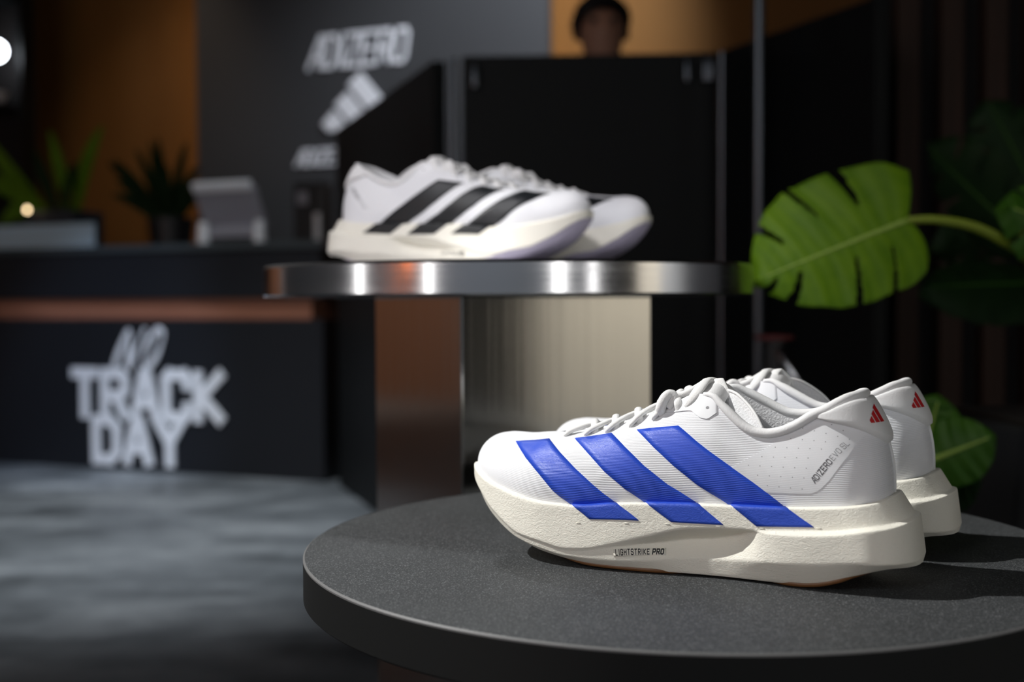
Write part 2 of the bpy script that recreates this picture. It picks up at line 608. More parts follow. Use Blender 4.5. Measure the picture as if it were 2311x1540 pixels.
def letter_mesh(name, quads, depth, m, parent, place):
    """solid raised letter: every stroke a thin prism; place maps (x, y, d) to a point"""
    vs, fs = [], []
    for k, q in enumerate(quads):
        o = len(vs)
        dd = depth + k * 0.00004
        for p in q:
            vs.append(place(p[0], p[1], 0.0))
        for p in q:
            vs.append(place(p[0], p[1], dd))
        fs += [(o, o + 3, o + 2, o + 1), (o + 4, o + 5, o + 6, o + 7)]
        for i in range(4):
            j = (i + 1) % 4
            fs.append((o + i, o + j, o + 4 + j, o + 4 + i))
    return mesh(name, vs, fs, m, parent, smooth=False)


LOGO = []
for a_, b_, hl_, hr_ in ((0.08, 0.36, 0.14, 0.36), (0.44, 0.72, 0.46, 0.66), (0.80, 1.08, 0.78, 0.98)):
    t_ = 0.577
    LOGO.append([(a_, 0.0), (b_, 0.0), (b_ - t_ * hr_, hr_), (a_ - t_ * hl_, hl_)])
# ------------------------------------------------------------------ running shoe
# local frame: x from heel to toe, y to the left of the foot, z up; tables in millimetres
MM = 0.001


def capf(u, u0, u1, rh, rt, nh=2.3, nt=2.15):
    a = np.clip((u - u0) / rh, 0, 1)
    b = np.clip((u1 - u) / rt, 0, 1)
    return (1 - (1 - a) ** nh) ** (1 / nh) * (1 - (1 - b) ** nt) ** (1 / nt)


def stations(n):
    s = np.linspace(0, 1, n)
    return 0.30 * s + 0.70 * (1 - np.cos(math.pi * s)) / 2


# feather line, where the upper meets the foam
A_Z = pchip([(15, 58.5), (25, 55.3), (42, 52.5), (78, 49.8), (114, 48.7), (151, 47.6), (189, 45.4), (205, 43.2), (220, 42.2), (239, 42.6), (256, 44.6), (278, 48.9), (292, 52.2), (304, 57), (314, 61)])
A_WL = pchip([(15, 32), (40, 34), (78, 35.5), (114, 36.5), (151, 38.5), (189, 42.5), (220, 44), (240, 44), (256, 43), (278, 41), (314, 40)])
A_WM = pchip([(15, 32), (40, 33.5), (78, 33.5), (114, 32), (151, 33), (189, 39), (215, 43), (235, 44.5), (256, 44.5), (278, 43), (314, 42)])
A_U = (18.5, 313.5)
# top line: collar, eyestay edge, ridge of the toe box
T_Z = pchip([(31, 118.0), (35, 119.0), (42, 117.6), (48, 114.6), (55, 110.2), (62, 107), (73, 100), (84, 95.4), (91, 94.2), (98, 94.8), (106, 98.4), (113, 104), (121, 111), (128, 116.6), (136, 117), (157, 109.5), (175, 101.3), (194, 94.6), (209, 90), (229, 86.6), (245, 85.4), (257, 84.3), (270, 83), (283, 83.2), (291, 82.2)])
T_WL = pchip([(31, 27), (50, 29.5), (75, 31), (100, 31), (118, 29), (130, 25.5), (145, 21), (175, 18), (209, 15), (229, 11.5), (240, 7), (249, 0), (291, 0)])
T_WM = pchip([(31, 27), (50, 29), (75, 30), (100, 29.5), (118, 27.5), (130, 24.5), (145, 20.5), (175, 18), (209, 15), (229, 11.5), (240, 7), (249, 0), (291, 0)])
T_ZM = pchip([(31, 118.0), (35, 119.0), (42, 117.6), (48, 114.6), (55, 111), (62, 108), (73, 103), (84, 101.5), (91, 102), (98, 104.5), (106, 108.5), (113, 112), (121, 116), (128, 119), (136, 118), (157, 109.5), (175, 101.3), (194, 94.6), (209, 90), (229, 86.6), (245, 85.4), (257, 84.3), (270, 83), (283, 83.2), (291, 82.2)])
T_U = (37.0, 290)
B_G = pchip([(0, 0.78), (0.12, 0.85), (0.3, 0.85), (0.42, 0.75), (0.5, 0.62), (0.7, 0.60), (0.85, 0.60), (1, 0.62)])
B_M = pchip([(0, 0.34), (0.12, 0.36), (0.3, 0.36), (0.42, 0.30), (0.5, 0.20), (0.66, 0.10), (0.78, 0.03), (1, 0.0)])
B_H = pchip([(0, 0.40), (0.3, 0.40), (0.5, 0.46), (0.7, 0.50), (0.85, 0.52), (1, 0.50)])
B_E = pchip([(0, 0.8), (0.1, 1.8), (0.3, 4.0), (0.5, 6.0), (0.75, 6.0), (0.9, 4.0), (1, 2.0)])


def spine(u):
    """sideways sweep of the last: the toe leans to the inner side"""
    return -5.5 * np.clip((np.asarray(u, float) - 215) / 100, 0, 1) ** 1.6


def upper_pt(g, t, side):
    """g along the shoe 0..1, t from feather line to top line; side +1 outer, -1 inner; mm, y positive to the outer side"""
    g = np.asarray(g, float)
    ua = A_U[0] + (A_U[1] - A_U[0]) * g
    ut = T_U[0] + (T_U[1] - T_U[0]) * g
    wa = (A_WL if side > 0 else A_WM)(ua) * capf(ua, *A_U, 30, 78)
    wt = (T_WL if side > 0 else T_WM)(ut) * capf(ut, T_U[0], T_U[1] + 100, 26, 10)
    za, zt = A_Z(ua) - 2.0, (T_Z if side > 0 else T_ZM)(ut)
    H = zt - za
    # outward plan direction of the feather line (numeric)
    e = 1e-3
    ub = A_U[0] + (A_U[1] - A_U[0]) * np.clip(g + e, 0, 1)
    uc = A_U[0] + (A_U[1] - A_U[0]) * np.clip(g - e, 0, 1)
    wf = (A_WL if side > 0 else A_WM)
    wb = wf(ub) * capf(ub, *A_U, 30, 78)
    wc = wf(uc) * capf(uc, *A_U, 30, 78)
    tx, ty = ub - uc, wb - wc
    nrm = np.hypot(tx, ty) + 1e-9
    nx, ny = -ty / nrm, tx / nrm
    e1, gg, mm, hh = B_E(g), B_G(g), B_M(g), B_H(g)
    P0 = (ua, wa, za)
    P1 = (ua + nx * e1, wa + ny * e1, za + hh * H)
    P2 = (ut + (ua - ut) * gg, wt + (wa - wt) * gg, zt - mm * H)
    P3 = (ut, wt, zt)
    b0, b1, b2, b3 = (1 - t) ** 3, 3 * t * (1 - t) ** 2, 3 * t * t * (1 - t), t ** 3
    x = b0 * P0[0] + b1 * P1[0] + b2 * P2[0] + b3 * P3[0]
    y = b0 * P0[1] + b1 * P1[1] + b2 * P2[1] + b3 * P3[1]
    z = b0 * P0[2] + b1 * P1[2] + b2 * P2[2] + b3 * P3[2]
    return x, side * y + spine(x), z


# midsole rows, top to bottom: (heel end, toe end, z table, width table outer, inner offset, heel radius, toe radius)
def rel(base, tab):
    f = pchip(tab)
    return lambda u: base(u) + f(u)


C_Z = pchip([(3, 46), (12, 43.5), (27, 41.5), (46, 38), (81, 35.2), (113, 34), (138, 32.3), (167, 25), (186, 20), (210, 14.6), (223, 13.8), (240, 16.7), (261, 20.3), (271, 25), (287, 34), (300, 43.6), (310, 50), (318, 54)])
C_W = pchip([(0, 36.5), (30, 39.4), (60, 40.8), (100, 41.8), (138, 43.6), (167, 47.2), (190, 50.0), (215, 51.2), (240, 50.6), (261, 48.5), (290, 45.5), (318, 44)])
MID = [
    dict(u=(30, 300), z=A_Z, w=rel(A_WL, [(0, -9), (318, -9)])),
    dict(u=(21, 311), z=A_Z, w=rel(A_WL, [(0, -1.5), (318, -1.5)])),
    dict(u=(14.5, 316.5), z=rel(A_Z, [(0, -1.0), (60, -0.8), (318, -1.5)]), w=rel(A_WL, [(0, 3.2), (60, 4.6), (150, 4.6), (318, 3.8)])),
    dict(u=(6.5, 316), z=C_Z, w=C_W),
    dict(u=(3.2, 314), z=rel(C_Z, [(0, -2.0), (60, -2.0), (85, -1.8), (97, -2.0), (112, -6), (130, -9), (150, -8), (175, -4.5), (200, -2.2), (318, -2.5)]),
         w=rel(C_W, [(0, 5.6), (60, 5.6), (80, 4.2), (92, 0.8), (101, -6), (113, -12), (135, -13), (158, -9), (180, -3), (200, -1.2), (318, -1.5)])),
    dict(u=(0, 311), z=pchip([(0, 19.5), (30, 20), (60, 17), (90, 15.5), (113, 13.5), (140, 12), (170, 9), (195, 7.5), (223, 8.2), (240, 11), (261, 15.5), (287, 28), (300, 37), (311, 46)]),
         w=rel(C_W, [(0, 5.2), (30, 5.8), (70, 5.6), (90, 3.0), (105, -1.5), (120, -4.5), (140, -5), (165, -2.5), (195, -1.6), (318, -2.5)])),
    dict(u=(1.0, 306), z=pchip([(0, 15.5), (12, 15.8), (34, 10.8), (45, 6.2), (58, 2.6), (68, 1.5), (80, 1.3), (115, 1.5), (161, 1.3), (205, 2.2), (220, 4.0), (244, 8.0), (253, 10.5), (262, 14), (287, 26), (300, 35), (306, 40)]),
         w=pchip([(0, 33), (34, 35.5), (68, 36.5), (115, 35.8), (161, 39), (205, 43), (244, 42), (270, 41), (306, 38)])),
]
RH = [24, 26, 30, 32, 33, 33, 30]
RT = [78, 78, 80, 80, 80, 78, 74]


def mid_row(k, g, side):
    r = MID[k]
    u0, u1 = r['u']
    u = u0 + (u1 - u0) * g
    wv = r['w'](u) * capf(u, u0, u1, RH[k], RT[k])
    if side < 0:      # the inner side is drawn in under the arch
        wv = wv * (1 - 0.10 * np.exp(-((u - 135) / 45.0) ** 2))
    return u, side * wv + spine(u), r['z'](u)


def mid_sections(ng=130, sub=6, side=1):
    g = stations(ng)
    rows = [np.stack(mid_row(k, g, side), -1) for k in range(len(MID))]
    last = rows[-1]
    c1 = last.copy()
    c1[:, 1] = spine(last[:, 0]) + (last[:, 1] - spine(last[:, 0])) * 0.55
    c1[:, 2] -= 0.25
    c2 = last.copy()
    c2[:, 1] = spine(last[:, 0])
    c2[:, 2] -= 0.3
    rows += [c1, c2]
    pts = []
    for k in range(len(rows) - 1):
        for s in (0, 0.05, 0.14, 0.36, 0.64, 0.86, 0.95):
            pts.append(rows[k] + (rows[k + 1] - rows[k]) * s)
    pts.append(rows[-1])
    S = np.stack(pts, 1)          # ng x m x 3
    for _ in range(2):
        T = S.copy()
        T[:, 1:-1] = 0.25 * S[:, :-2] + 0.5 * S[:, 1:-1] + 0.25 * S[:, 2:]
        S = T
    return S


class Shoe:
    pass


def bvh_of(o):
    me = o.data
    return BVHTree.FromPolygons([v.co.copy() for v in me.vertices], [tuple(p.vertices) for p in me.polygons])


TAN = math.tan(math.radians(30))
# outer-side patches: corner lines in (u, q) mm, where q is the height read on the plane 45 mm out from the spine
PATCH = {}


def cast(bvh, sg, u, q, off=0.0):
    """point on the outer side of a surface for patch coordinates (u, q) in mm"""
    c, s = math.cos(math.radians(30)), math.sin(math.radians(30))
    d = Vector((0, -sg * c, -s))
    p = Vector((u * MM, sg * 0.045, q * MM)) - d * 0.10
    h, n, i, dist = bvh.ray_cast(p, d, 0.25)
    if h is None:
        h, n, i, dist = bvh.find_nearest(Vector((u * MM, sg * 0.045, q * MM)))
    if n.dot(d) > 0:
        n = -n
    return h + n * off


def resample(pl, n):
    P = np.array(pl, float)
    d = np.r_[0, np.cumsum(np.linalg.norm(np.diff(P, axis=0), axis=1))]
    q = np.linspace(0, d[-1], n)
    return np.stack([np.interp(q, d, P[:, 0]), np.interp(q, d, P[:, 1])], -1)


def strip_patch(name, bvh, sg, left, right, m, parent, nl=30, nw=12, off=0.0005):
    """raised film between two edge lines"""
    Lp, Rp = resample(left, nl), resample(right, nl)
    vs, uvs = [], []
    for i in range(nl):
        for j in range(nw):
            t = j / (nw - 1)
            u, q = Lp[i] * (1 - t) + Rp[i] * t
            edge = i in (0, nl - 1) or j in (0, nw - 1)
            vs.append(cast(bvh, sg, u, q, -0.0003 if edge else off))
            uvs.append((u * MM, q * MM))
    # pull the second ring close to the border so the film has a crisp edge
    def idx(i, j):
        return i * nw + j
    for i in range(nl):
        for j in range(nw):
            if (i in (1, nl - 2) or j in (1, nw - 2)) and 0 < i < nl - 1 and 0 < j < nw - 1:
                ii = 0 if i == 1 else (nl - 1 if i == nl - 2 else i)
                jj = 0 if j == 1 else (nw - 1 if j == nw - 2 else j)
                ta, tb = (ii / (nl - 1)), (jj / (nw - 1))
                ti = ii
                pu = Lp[ti] * (1 - tb) + Rp[ti] * tb
                po = Lp[i] * (1 - j / (nw - 1)) + Rp[i] * (j / (nw - 1))
                f = 0.93
                u, q = pu * f + po * (1 - f)
                vs[idx(i, j)] = cast(bvh, sg, u, q, off)
                uvs[idx(i, j)] = (u * MM, q * MM)
    return mesh(name, vs, grid_faces(nl, nw), m, parent, uvs=uvs)


def poly_patch(name, bvh, sg, poly, m, parent, off=0.0005, step=2.0):
    """raised film with a free outline: triangulated inside, cast on the surface"""
    bm = bmesh.new()
    n = max(24, int(sum(math.dist(poly[i], poly[(i + 1) % len(poly)]) for i in range(len(poly))) / step))
    ring = resample(list(poly) + [poly[0]], n + 1)[:-1]
    vs = [bm.verts.new((p[0], p[1], 0)) for p in ring]
    f = bm.faces.new(vs)
    cuts = []
    xs = ring[:, 0]
    ys = ring[:, 1]
    for x in np.arange(xs.min() + step, xs.max(), step * 1.5):
        cuts.append(((x, 0, 0), (1, 0, 0)))
    for y in np.arange(ys.min() + step, ys.max(), step * 1.5):
        cuts.append(((0, y, 0), (0, 1, 0)))
    for co, no in cuts:
        bmesh.ops.bisect_plane(bm, geom=bm.verts[:] + bm.edges[:] + bm.faces[:], plane_co=co, plane_no=no)
    border = [e for e in bm.edges if len(e.link_faces) == 1]
    bset = {v for e in border for v in e.verts}
    ext = bmesh.ops.extrude_edge_only(bm, edges=border)
    newv = {v for v in ext['geom'] if isinstance(v, bmesh.types.BMVert)}
    lay = bm.loops.layers.uv.new('UVMap')
    for fc in bm.faces:
        for lp in fc.loops:
            lp[lay].uv = (lp.vert.co.x * MM, lp.vert.co.y * MM)
    for v in bm.verts:
        v.co = cast(bvh, sg, v.co.x, v.co.y, -0.0004 if v in newv else off)
    bmesh.ops.recalc_face_normals(bm, faces=bm.faces)
    me = bpy.data.meshes.new(name)
    bm.to_mesh(me)
    bm.free()
    me.polygons.foreach_set('use_smooth', [True] * len(me.polygons))
    me.set_sharp_from_angle(angle=math.radians(50))
    return link(name, me, m, parent)


def quad_patch(name, bvh, sg, quads, m, parent, off, mapf):
    """flat print: stroke quads cast on the surface, each cut finely enough to follow it"""
    vs, fs = [], []
    for k, q in enumerate(quads):
        o = len(vs)
        nn = 4
        for i in range(nn + 1):
            for j in range(2):
                a = np.array(q[0]) + (np.array(q[1]) - np.array(q[0])) * i / nn
                b = np.array(q[3]) + (np.array(q[2]) - np.array(q[3])) * i / nn
                p = a if j == 0 else b
                u, qq = mapf(p[0], p[1])
                vs.append(cast(bvh, sg, u, qq, off + 0.00001 * (k % 5)))
        for i in range(nn):
            a = o + i * 2
            fs.append((a, a + 1, a + 3, a + 2))
    return mesh(name, vs, fs, m, parent, smooth=False)


def make_shoe(loc, rotz, sg, stripe, stripe_foam, outsole_m, label, group, shaded_toe=False):
    root = empty('running_shoe', loc, rotz, label, 'shoe', group)

    def P(x, y, z):
        return (x * MM, sg * y * MM, z * MM)

    # --- upper shell
    ng, nt = 130, 34
    g = stations(ng)
    tt = np.linspace(0, 1, nt)
    vs, uvs, fs = [], [], []
    for side in (1, -1):
        off = len(vs)
        cols = [np.stack(upper_pt(g, t, side), -1) for t in tt]
        A = np.stack(cols, 1)
        d = np.zeros((ng, nt))
        d[:, 1:] = np.cumsum(np.linalg.norm(np.diff(A, axis=1), axis=2), axis=1)
        for i in range(ng):
            for j in range(nt):
                vs.append(P(*A[i, j]))
                uvs.append((A[i, j, 0] * MM, (A_Z(A[i, 0, 0]) * 0.35 + d[i, j]) * MM))
        fs += grid_faces(ng, nt, off)
    upper = mesh('upper', vs, fs, 'knit', root, uvs=uvs, merge=2e-5)
    ub = bvh_of(upper)

    # --- midsole
    vs, fs = [], []
    for side in (1, -1):
        off = len(vs)
        S = mid_sections(side=side)
        n1, n2 = S.shape[:2]
        for i in range(n1):
            for j in range(n2):
                vs.append(P(*S[i, j]))
        fs += grid_faces(n1, n2, off)
    midsole = mesh('midsole', vs, fs, 'foam', root, merge=2e-5)
    mb = bvh_of(midsole)

    # --- outsole rubber, two pads
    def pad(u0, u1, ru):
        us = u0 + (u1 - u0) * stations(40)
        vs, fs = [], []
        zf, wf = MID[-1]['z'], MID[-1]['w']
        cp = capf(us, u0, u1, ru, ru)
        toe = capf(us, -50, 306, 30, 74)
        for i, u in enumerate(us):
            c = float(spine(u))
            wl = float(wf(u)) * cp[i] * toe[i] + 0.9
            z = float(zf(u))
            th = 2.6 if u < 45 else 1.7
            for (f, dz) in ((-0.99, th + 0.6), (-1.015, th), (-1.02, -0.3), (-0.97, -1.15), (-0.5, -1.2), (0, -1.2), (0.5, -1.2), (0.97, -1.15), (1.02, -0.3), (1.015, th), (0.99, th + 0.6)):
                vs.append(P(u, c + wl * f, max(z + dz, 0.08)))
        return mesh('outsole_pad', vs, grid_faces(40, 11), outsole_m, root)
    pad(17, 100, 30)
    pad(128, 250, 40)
    if shaded_toe:  # lilac skin paints in the shade under the turned-up toe
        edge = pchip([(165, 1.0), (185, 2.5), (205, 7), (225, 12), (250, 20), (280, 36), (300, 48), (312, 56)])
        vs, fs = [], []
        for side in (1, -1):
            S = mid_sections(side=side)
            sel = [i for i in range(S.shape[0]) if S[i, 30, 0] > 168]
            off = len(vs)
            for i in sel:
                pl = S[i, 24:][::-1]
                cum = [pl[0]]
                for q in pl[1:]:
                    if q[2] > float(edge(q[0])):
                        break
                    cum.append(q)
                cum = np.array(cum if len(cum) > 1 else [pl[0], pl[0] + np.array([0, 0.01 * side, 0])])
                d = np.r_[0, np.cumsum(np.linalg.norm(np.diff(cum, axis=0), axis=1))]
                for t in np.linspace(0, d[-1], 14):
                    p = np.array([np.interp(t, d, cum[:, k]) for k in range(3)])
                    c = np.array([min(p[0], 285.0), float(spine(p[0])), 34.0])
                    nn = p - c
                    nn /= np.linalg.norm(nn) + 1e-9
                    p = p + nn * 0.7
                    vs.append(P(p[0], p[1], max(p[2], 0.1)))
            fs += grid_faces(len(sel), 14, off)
        mesh('toe_shade', vs, fs, outsole_m, root)

    # --- collar piping along the opening
    gc = np.linspace(0, 1, 400)
    ut = T_U[0] + (T_U[1] - T_U[0]) * gc
    g_end = (134 - T_U[0]) / (T_U[1] - T_U[0])
    s = np.linspace(0, 1, 60)
    gs = g_end * (0.35 * s + 0.65 * s * s)
    path = []
    for side in (-1, 1):
        x, y, z = upper_pt(gs, 1.0, side)
        pts = [P(a, b, c) for a, b, c in zip(x, y, z)]
        path += pts[::-1] if side == -1 else pts[1:]
    rad = [0.0031 * min(1, 0.45 + 0.55 * min(i, len(path) - 1 - i) / 7) for i in range(len(path))]
    tube('collar_piping', path, rad, 'piping', root, seg=14)

    # --- lining inside the collar
    vs, fs = [], []
    gl = 0.46 * np.linspace(0, 1, 46) ** 1.3
    nrow = 14
    for side in (1, -1):
        off = len(vs)
        x0, y0, z0 = upper_pt(gl, 1.0, side)
        x1, y1, z1 = upper_pt(gl, 0.55, side)
        x2, y2, z2 = upper_pt(gl, 0.22, side)
        for i in range(len(gl)):
            cx = 60.0
            for j in range(nrow):
                t = j / (nrow - 1)
                b0, b1, b2 = (1 - t) ** 2, 2 * t * (1 - t), t * t
                x = b0 * x0[i] + b1 * x1[i] + b2 * x2[i]
                y = b0 * y0[i] + b1 * y1[i] + b2 * y2[i]
                z = b0 * z0[i] + b1 * z1[i] + b2 * z2[i]
                pad_in = 1.6 + 4.5 * math.sin(math.pi * min(1, t * 1.6)) * math.exp(-((x - 45) / 30) ** 2) + 2.2 * math.sin(math.pi * min(1, t * 1.5))
                r = math.hypot((x - 70) * 0.6 if x < 70 else 0, y) + 1e-6
                kx = ((x - 70) * 0.6 if x < 70 else 0) / r
                x -= kx * pad_in
                y -= y / r * pad_in
                vs.append(P(x, y, z))
        fs += grid_faces(len(gl), nrow, off)
    mesh('lining', vs, fs, 'lining', root, merge=2e-5)

    # --- insole
    us = np.linspace(24, 215, 50)
    vs, fs = [], []
    for u in us:
        wl = float(A_WL(u)) * float(capf(u, 20, 400, 26, 10)) - 1.5
        for f in np.linspace(-1, 1, 9):
            vs.append(P(u, wl * f + float(spine(u)), 58 - 6 * (u - 24) / 190 + 2.5 * f * f))
    mesh('insole', vs, grid_faces(50, 9), 'lining', root)

    # --- tongue: a padded sheet under the laces, with wings that wrap inside the collar
    tz = pchip([(122, 117), (126, 122.0), (131, 123.6), (136, 123.2), (144, 119.6), (157, 112.8), (175, 104), (194, 97), (209, 92.3), (229, 88), (246, 85)])
    tw = pchip([(122, 20), (133, 23), (150, 23), (180, 21), (210, 16.5), (235, 11), (246, 5)])
    us = np.linspace(122, 246, 60)
    vs, uvs, nf = [], [], 17
    for layer in (0, 1):
        for u in us:
            for f in np.linspace(-1, 1, nf):
                wl = float(tw(u))
                drop = 7.0 * f * f * (0.35 + 0.65 * min(1, (250 - u) / 60))
                z = float(tz(u)) - drop - (3.2 if layer else 0) - (0.8 if u > 150 else 0)
                vs.append(P(u + (1.5 if layer and u < 124 else 0), wl * f + float(spine(u)), z))
                uvs.append((u * MM, f * 0.02))
    n = 60 * nf
    fs = grid_faces(60, nf) + grid_faces(60, nf, n, True)
    for i in range(59):
        for jj in (0, nf - 1):
            a = i * nf + jj
            fs.append((a, a + nf, n + a + nf, n + a))
    for jj in range(nf - 1):
        for i in (0, 59):
            a = i * nf + jj
            fs.append((a, a + 1, n + a + 1, n + a))
    tongue = mesh('tongue', vs, fs, 'padded', root, uvs=uvs, sharp=60)
    for side in (1,):
        ctl = [(129.5, 0, 122.0), (124.2, 6, 119.2), (118.8, 9.5, 117.9), (114, 12.5, 115.9), (106.3, 17.5, 110.4), (99.7, 22.5, 103.8), (94.6, 26, 95.5)]
        pth = catmull([P(x, y * side, z) for x, y, z in ctl], 5)
        tube('tongue_binding', pth, 0.0010, 'piping', tongue, seg=8, uv=False)
        vs = []
        npt = len(pth)
        for i, p_ in enumerate(pth):
            q = i / (npt - 1)
            uo = 150 - 52 * q
            go = (uo - T_U[0]) / (T_U[1] - T_U[0])
            xo, yo, zo = upper_pt(np.array([go]), 0.93, side)
            po = Vector(P(xo[0], yo[0] - 3.0 * side, zo[0] - 1.5))
            for t in np.linspace(0, 1, 7):
                pt = p_ * (1 - t) + po * t
                pt.z -= 0.015 * math.sin(math.pi * min(1, t * 1.1)) * (0.4 + 0.6 * math.sin(math.pi * min(1, q + 0.15)))
                vs.append(pt)
        mesh('tongue_wing', vs, grid_faces(npt, 7), 'lining', tongue)
    # pull tape over the tongue top
    ctl = [(130, -13, 116.5), (131, -7, 122), (131, 0, 124.9), (130.2, 3.5, 125.2), (127.5, 6.0, 121.5), (124.6, 8.0, 117.2), (123.6, 9.4, 113)]
    nrm = [(0, -0.8, 0.6), (0, -0.45, 0.9), (0, 0, 1), (0, 0.6, 0.8), (-0.1, 0.95, 0.3), (-0.1, 0.95, 0.3), (-0.1, 0.95, 0.3)]
    pth = catmull([P(*q) for q in ctl], 5)
    ups = catmull([(a, b * sg, c) for a, b, c in nrm], 5)
    tube('pull_tape', pth, 0.0032, 'lace', tongue, seg=12, up=ups, flat=0.25, uv=False)

    # --- eyestay film along the top eyelets, outer and inner side
    elow = pchip([(118, 111), (121.5, 107.5), (125, 104.5), (130, 101.5), (134, 102), (138, 104), (142, 106), (156, 104.2), (160, 104), (164, 104.6), (166.5, 106.5), (168, 110)])
    for side in (1, -1):
        gg = (np.linspace(123.5, 166.5, 40) - T_U[0]) / (T_U[1] - T_U[0])
        vs, uvs = [], []
        for i, g1 in enumerate(gg):
            lo, hi = 0.3, 1.0
            for _ in range(18):
                md = (lo + hi) / 2
                x, y, z = upper_pt(np.array([g1]), md, side)
                if z[0] < float(elow(x[0])):
                    lo = md
                else:
                    hi = md
            for jx, b in enumerate(np.r_[0, np.linspace(0.01, 1, 10)]):
                t = lo + (1 - lo) * b
                x, y, z = upper_pt(np.array([g1]), t, side)
                x2, y2, z2 = upper_pt(np.array([g1 + 0.003]), t, side)
                x3, y3, z3 = upper_pt(np.array([g1]), t - 0.02, side)
                p = np.array([x[0], y[0], z[0]])
                nn = np.cross(np.array([x2[0], y2[0], z2[0]]) - p, np.array([x3[0], y3[0], z3[0]]) - p)
                nn /= np.linalg.norm(nn)
                if nn[1] * side < 0:
                    nn = -nn
                o_ = -0.3 if (jx == 0 or i in (0, 39)) else 0.75
                vs.append(P(*(p + nn * o_)))
                uvs.append((0.31, 0.1))
        es = mesh('eyestay', vs, grid_faces(40, 11), 'overlay', root, uvs=uvs, sharp=50)
        if side == 1:
            eb = bvh_of(es)
            e = PATCH['eyelet']
            vs = [cast(eb, sg, e[0] + 1.15 * math.cos(a), e[1] + 1.15 * math.sin(a), 0.00012) for a in np.linspace(0, 2 * math.pi, 15)[:-1]]
            mesh('eyelet', vs, [tuple(range(14))], 'hole', es, smooth=False)

    # --- laces: criss-cross rows from eyelet to eyelet
    rows = [231, 215, 199, 182, 166]

    def eye(u, side, t):
        gg = (u - T_U[0]) / (T_U[1] - T_U[0])
        x, y, z = upper_pt(np.array([gg]), t, side)
        return np.array([x[0], y[0], z[0]])
    for i, u in enumerate(rows):
        nxt = rows[i + 1] if i + 1 < len(rows) else 154
        for side in (1, -1):
            a = eye(u, side, 0.90)
            a0 = a + np.array([2, 0.5 * side, -2.2])
            a1 = a + np.array([0, 1.6 * side, 1.6])
            b = eye(u - 3, side, 1.0) + np.array([-1, 0.6 * side, 3.2])
            um = (u + nxt) / 2 - 2
            c = np.array([um, 0.0 + float(spine(um)), float(tz(um)) + (2.2 if side > 0 else 4.2)])
            d = eye(nxt - 1, -side, 0.98) + np.array([0, -0.5 * side, 2.0])
            e_ = eye(nxt - 2, -side, 0.90) + np.array([-2, 0, -1.5])
            pth = catmull([P(*q) for q in (a0, a1, b, c, d, e_)], 7)
            ups = [Vector((0.2, p.y * 12, 1)).normalized() for p in pth]
            tube('lace', pth, 0.0028, 'lace', root, seg=10, up=ups, flat=0.62)
    # the tied end: a fat loop on the outer eyelet, a cord to the tongue and a strap over the collar end
    for side in (1, -1):
        tube('lace_loop', catmull([P(x, y * side, z) for x, y, z in ((165, 22, 103.5), (163.2, 24.6, 107.5), (161.2, 24.0, 113), (158.6, 20.5, 115.8), (155.8, 19.6, 114.0), (156.5, 21, 110.5), (159, 21.5, 107))], 7), 0.0034, 'lace', root, seg=12, up=(0, sg * side, 0.3), uv=False)
        tube('lace_cord', catmull([P(x, y * side, z) for x, y, z in ((158, 20, 114.5), (152.5, 18, 115.4), (147, 17, 117.4), (142, 13.5, 120.6), (138.5, 8, 123.4), (137, 0, 124.2))], 7), 0.0022, 'lace', root, seg=10, uv=False)
        st = [(146.5, 25.0, 108.5), (143.5, 24.6, 112.2), (140, 22.6, 117.2), (138, 18.5, 121.2), (137.5, 12, 123.8), (138, 4, 125.0), (139, -3, 124.6)]
        ups = catmull([(0.2, sg * side * 0.95, 0.3), (0.2, sg * side * 0.95, 0.35), (0.1, sg * side * 0.8, 0.6), (0, sg * side * 0.6, 0.8), (0, sg * side * 0.3, 0.95), (0, 0, 1), (0, 0, 1)], 6)
        pth = catmull([P(x, y * side, z) for x, y, z in st], 6)
        rad = [0.0012 + 0.0026 * math.sin(math.pi * min(0.75, 0.05 + i / len(pth))) for i in range(len(pth))]
        tube('lace_strap', pth, rad, 'lace', root, seg=12, up=ups, flat=0.42, uv=False)

    # --- heel pillow wrapped round the back of the collar
    na, nb = 41, 14
    vs = []
    for i in range(na):
        a = -1 + 2 * i / (na - 1)
        side = 1 if a >= 0 else -1
        f = abs(a)
        gg = 0.098 * f ** 1.35
        low = 0.485 + (0.965 - 0.485) * f ** 0.92
        for j in range(nb):
            b = j / (nb - 1)
            t = low + (0.985 - low) * b
            x, y, z = upper_pt(np.array([gg]), t, side)
            x2, y2, z2 = upper_pt(np.array([gg + 0.002]), t, side)
            x3, y3, z3 = upper_pt(np.array([gg]), t + 0.01, side)
            p = np.array([x[0], y[0], z[0]])
            tu = np.array([x2[0], y2[0], z2[0]]) - p
            tv = np.array([x3[0], y3[0], z3[0]]) - p
            nn = np.cross(tu, tv) * (-side)
            if gg < 1e-6:
                nn = np.array([-1.0, 0, 0.25])
            nn = nn / (np.linalg.norm(nn) + 1e-9)
            if nn[0] > 0.3:
                nn = -nn
            eb = 1 - (2 * b - 1) ** 6
            ea = (1 - f ** 6)
            h = 4.3 * (max(eb, 0) ** 0.32) * (ea ** 0.35) - 0.4
            vs.append(P(*(p + nn * h)))
    pil = mesh('heel_pillow', vs, grid_faces(na, nb), 'padded', root)
    pb = bvh_of(pil)

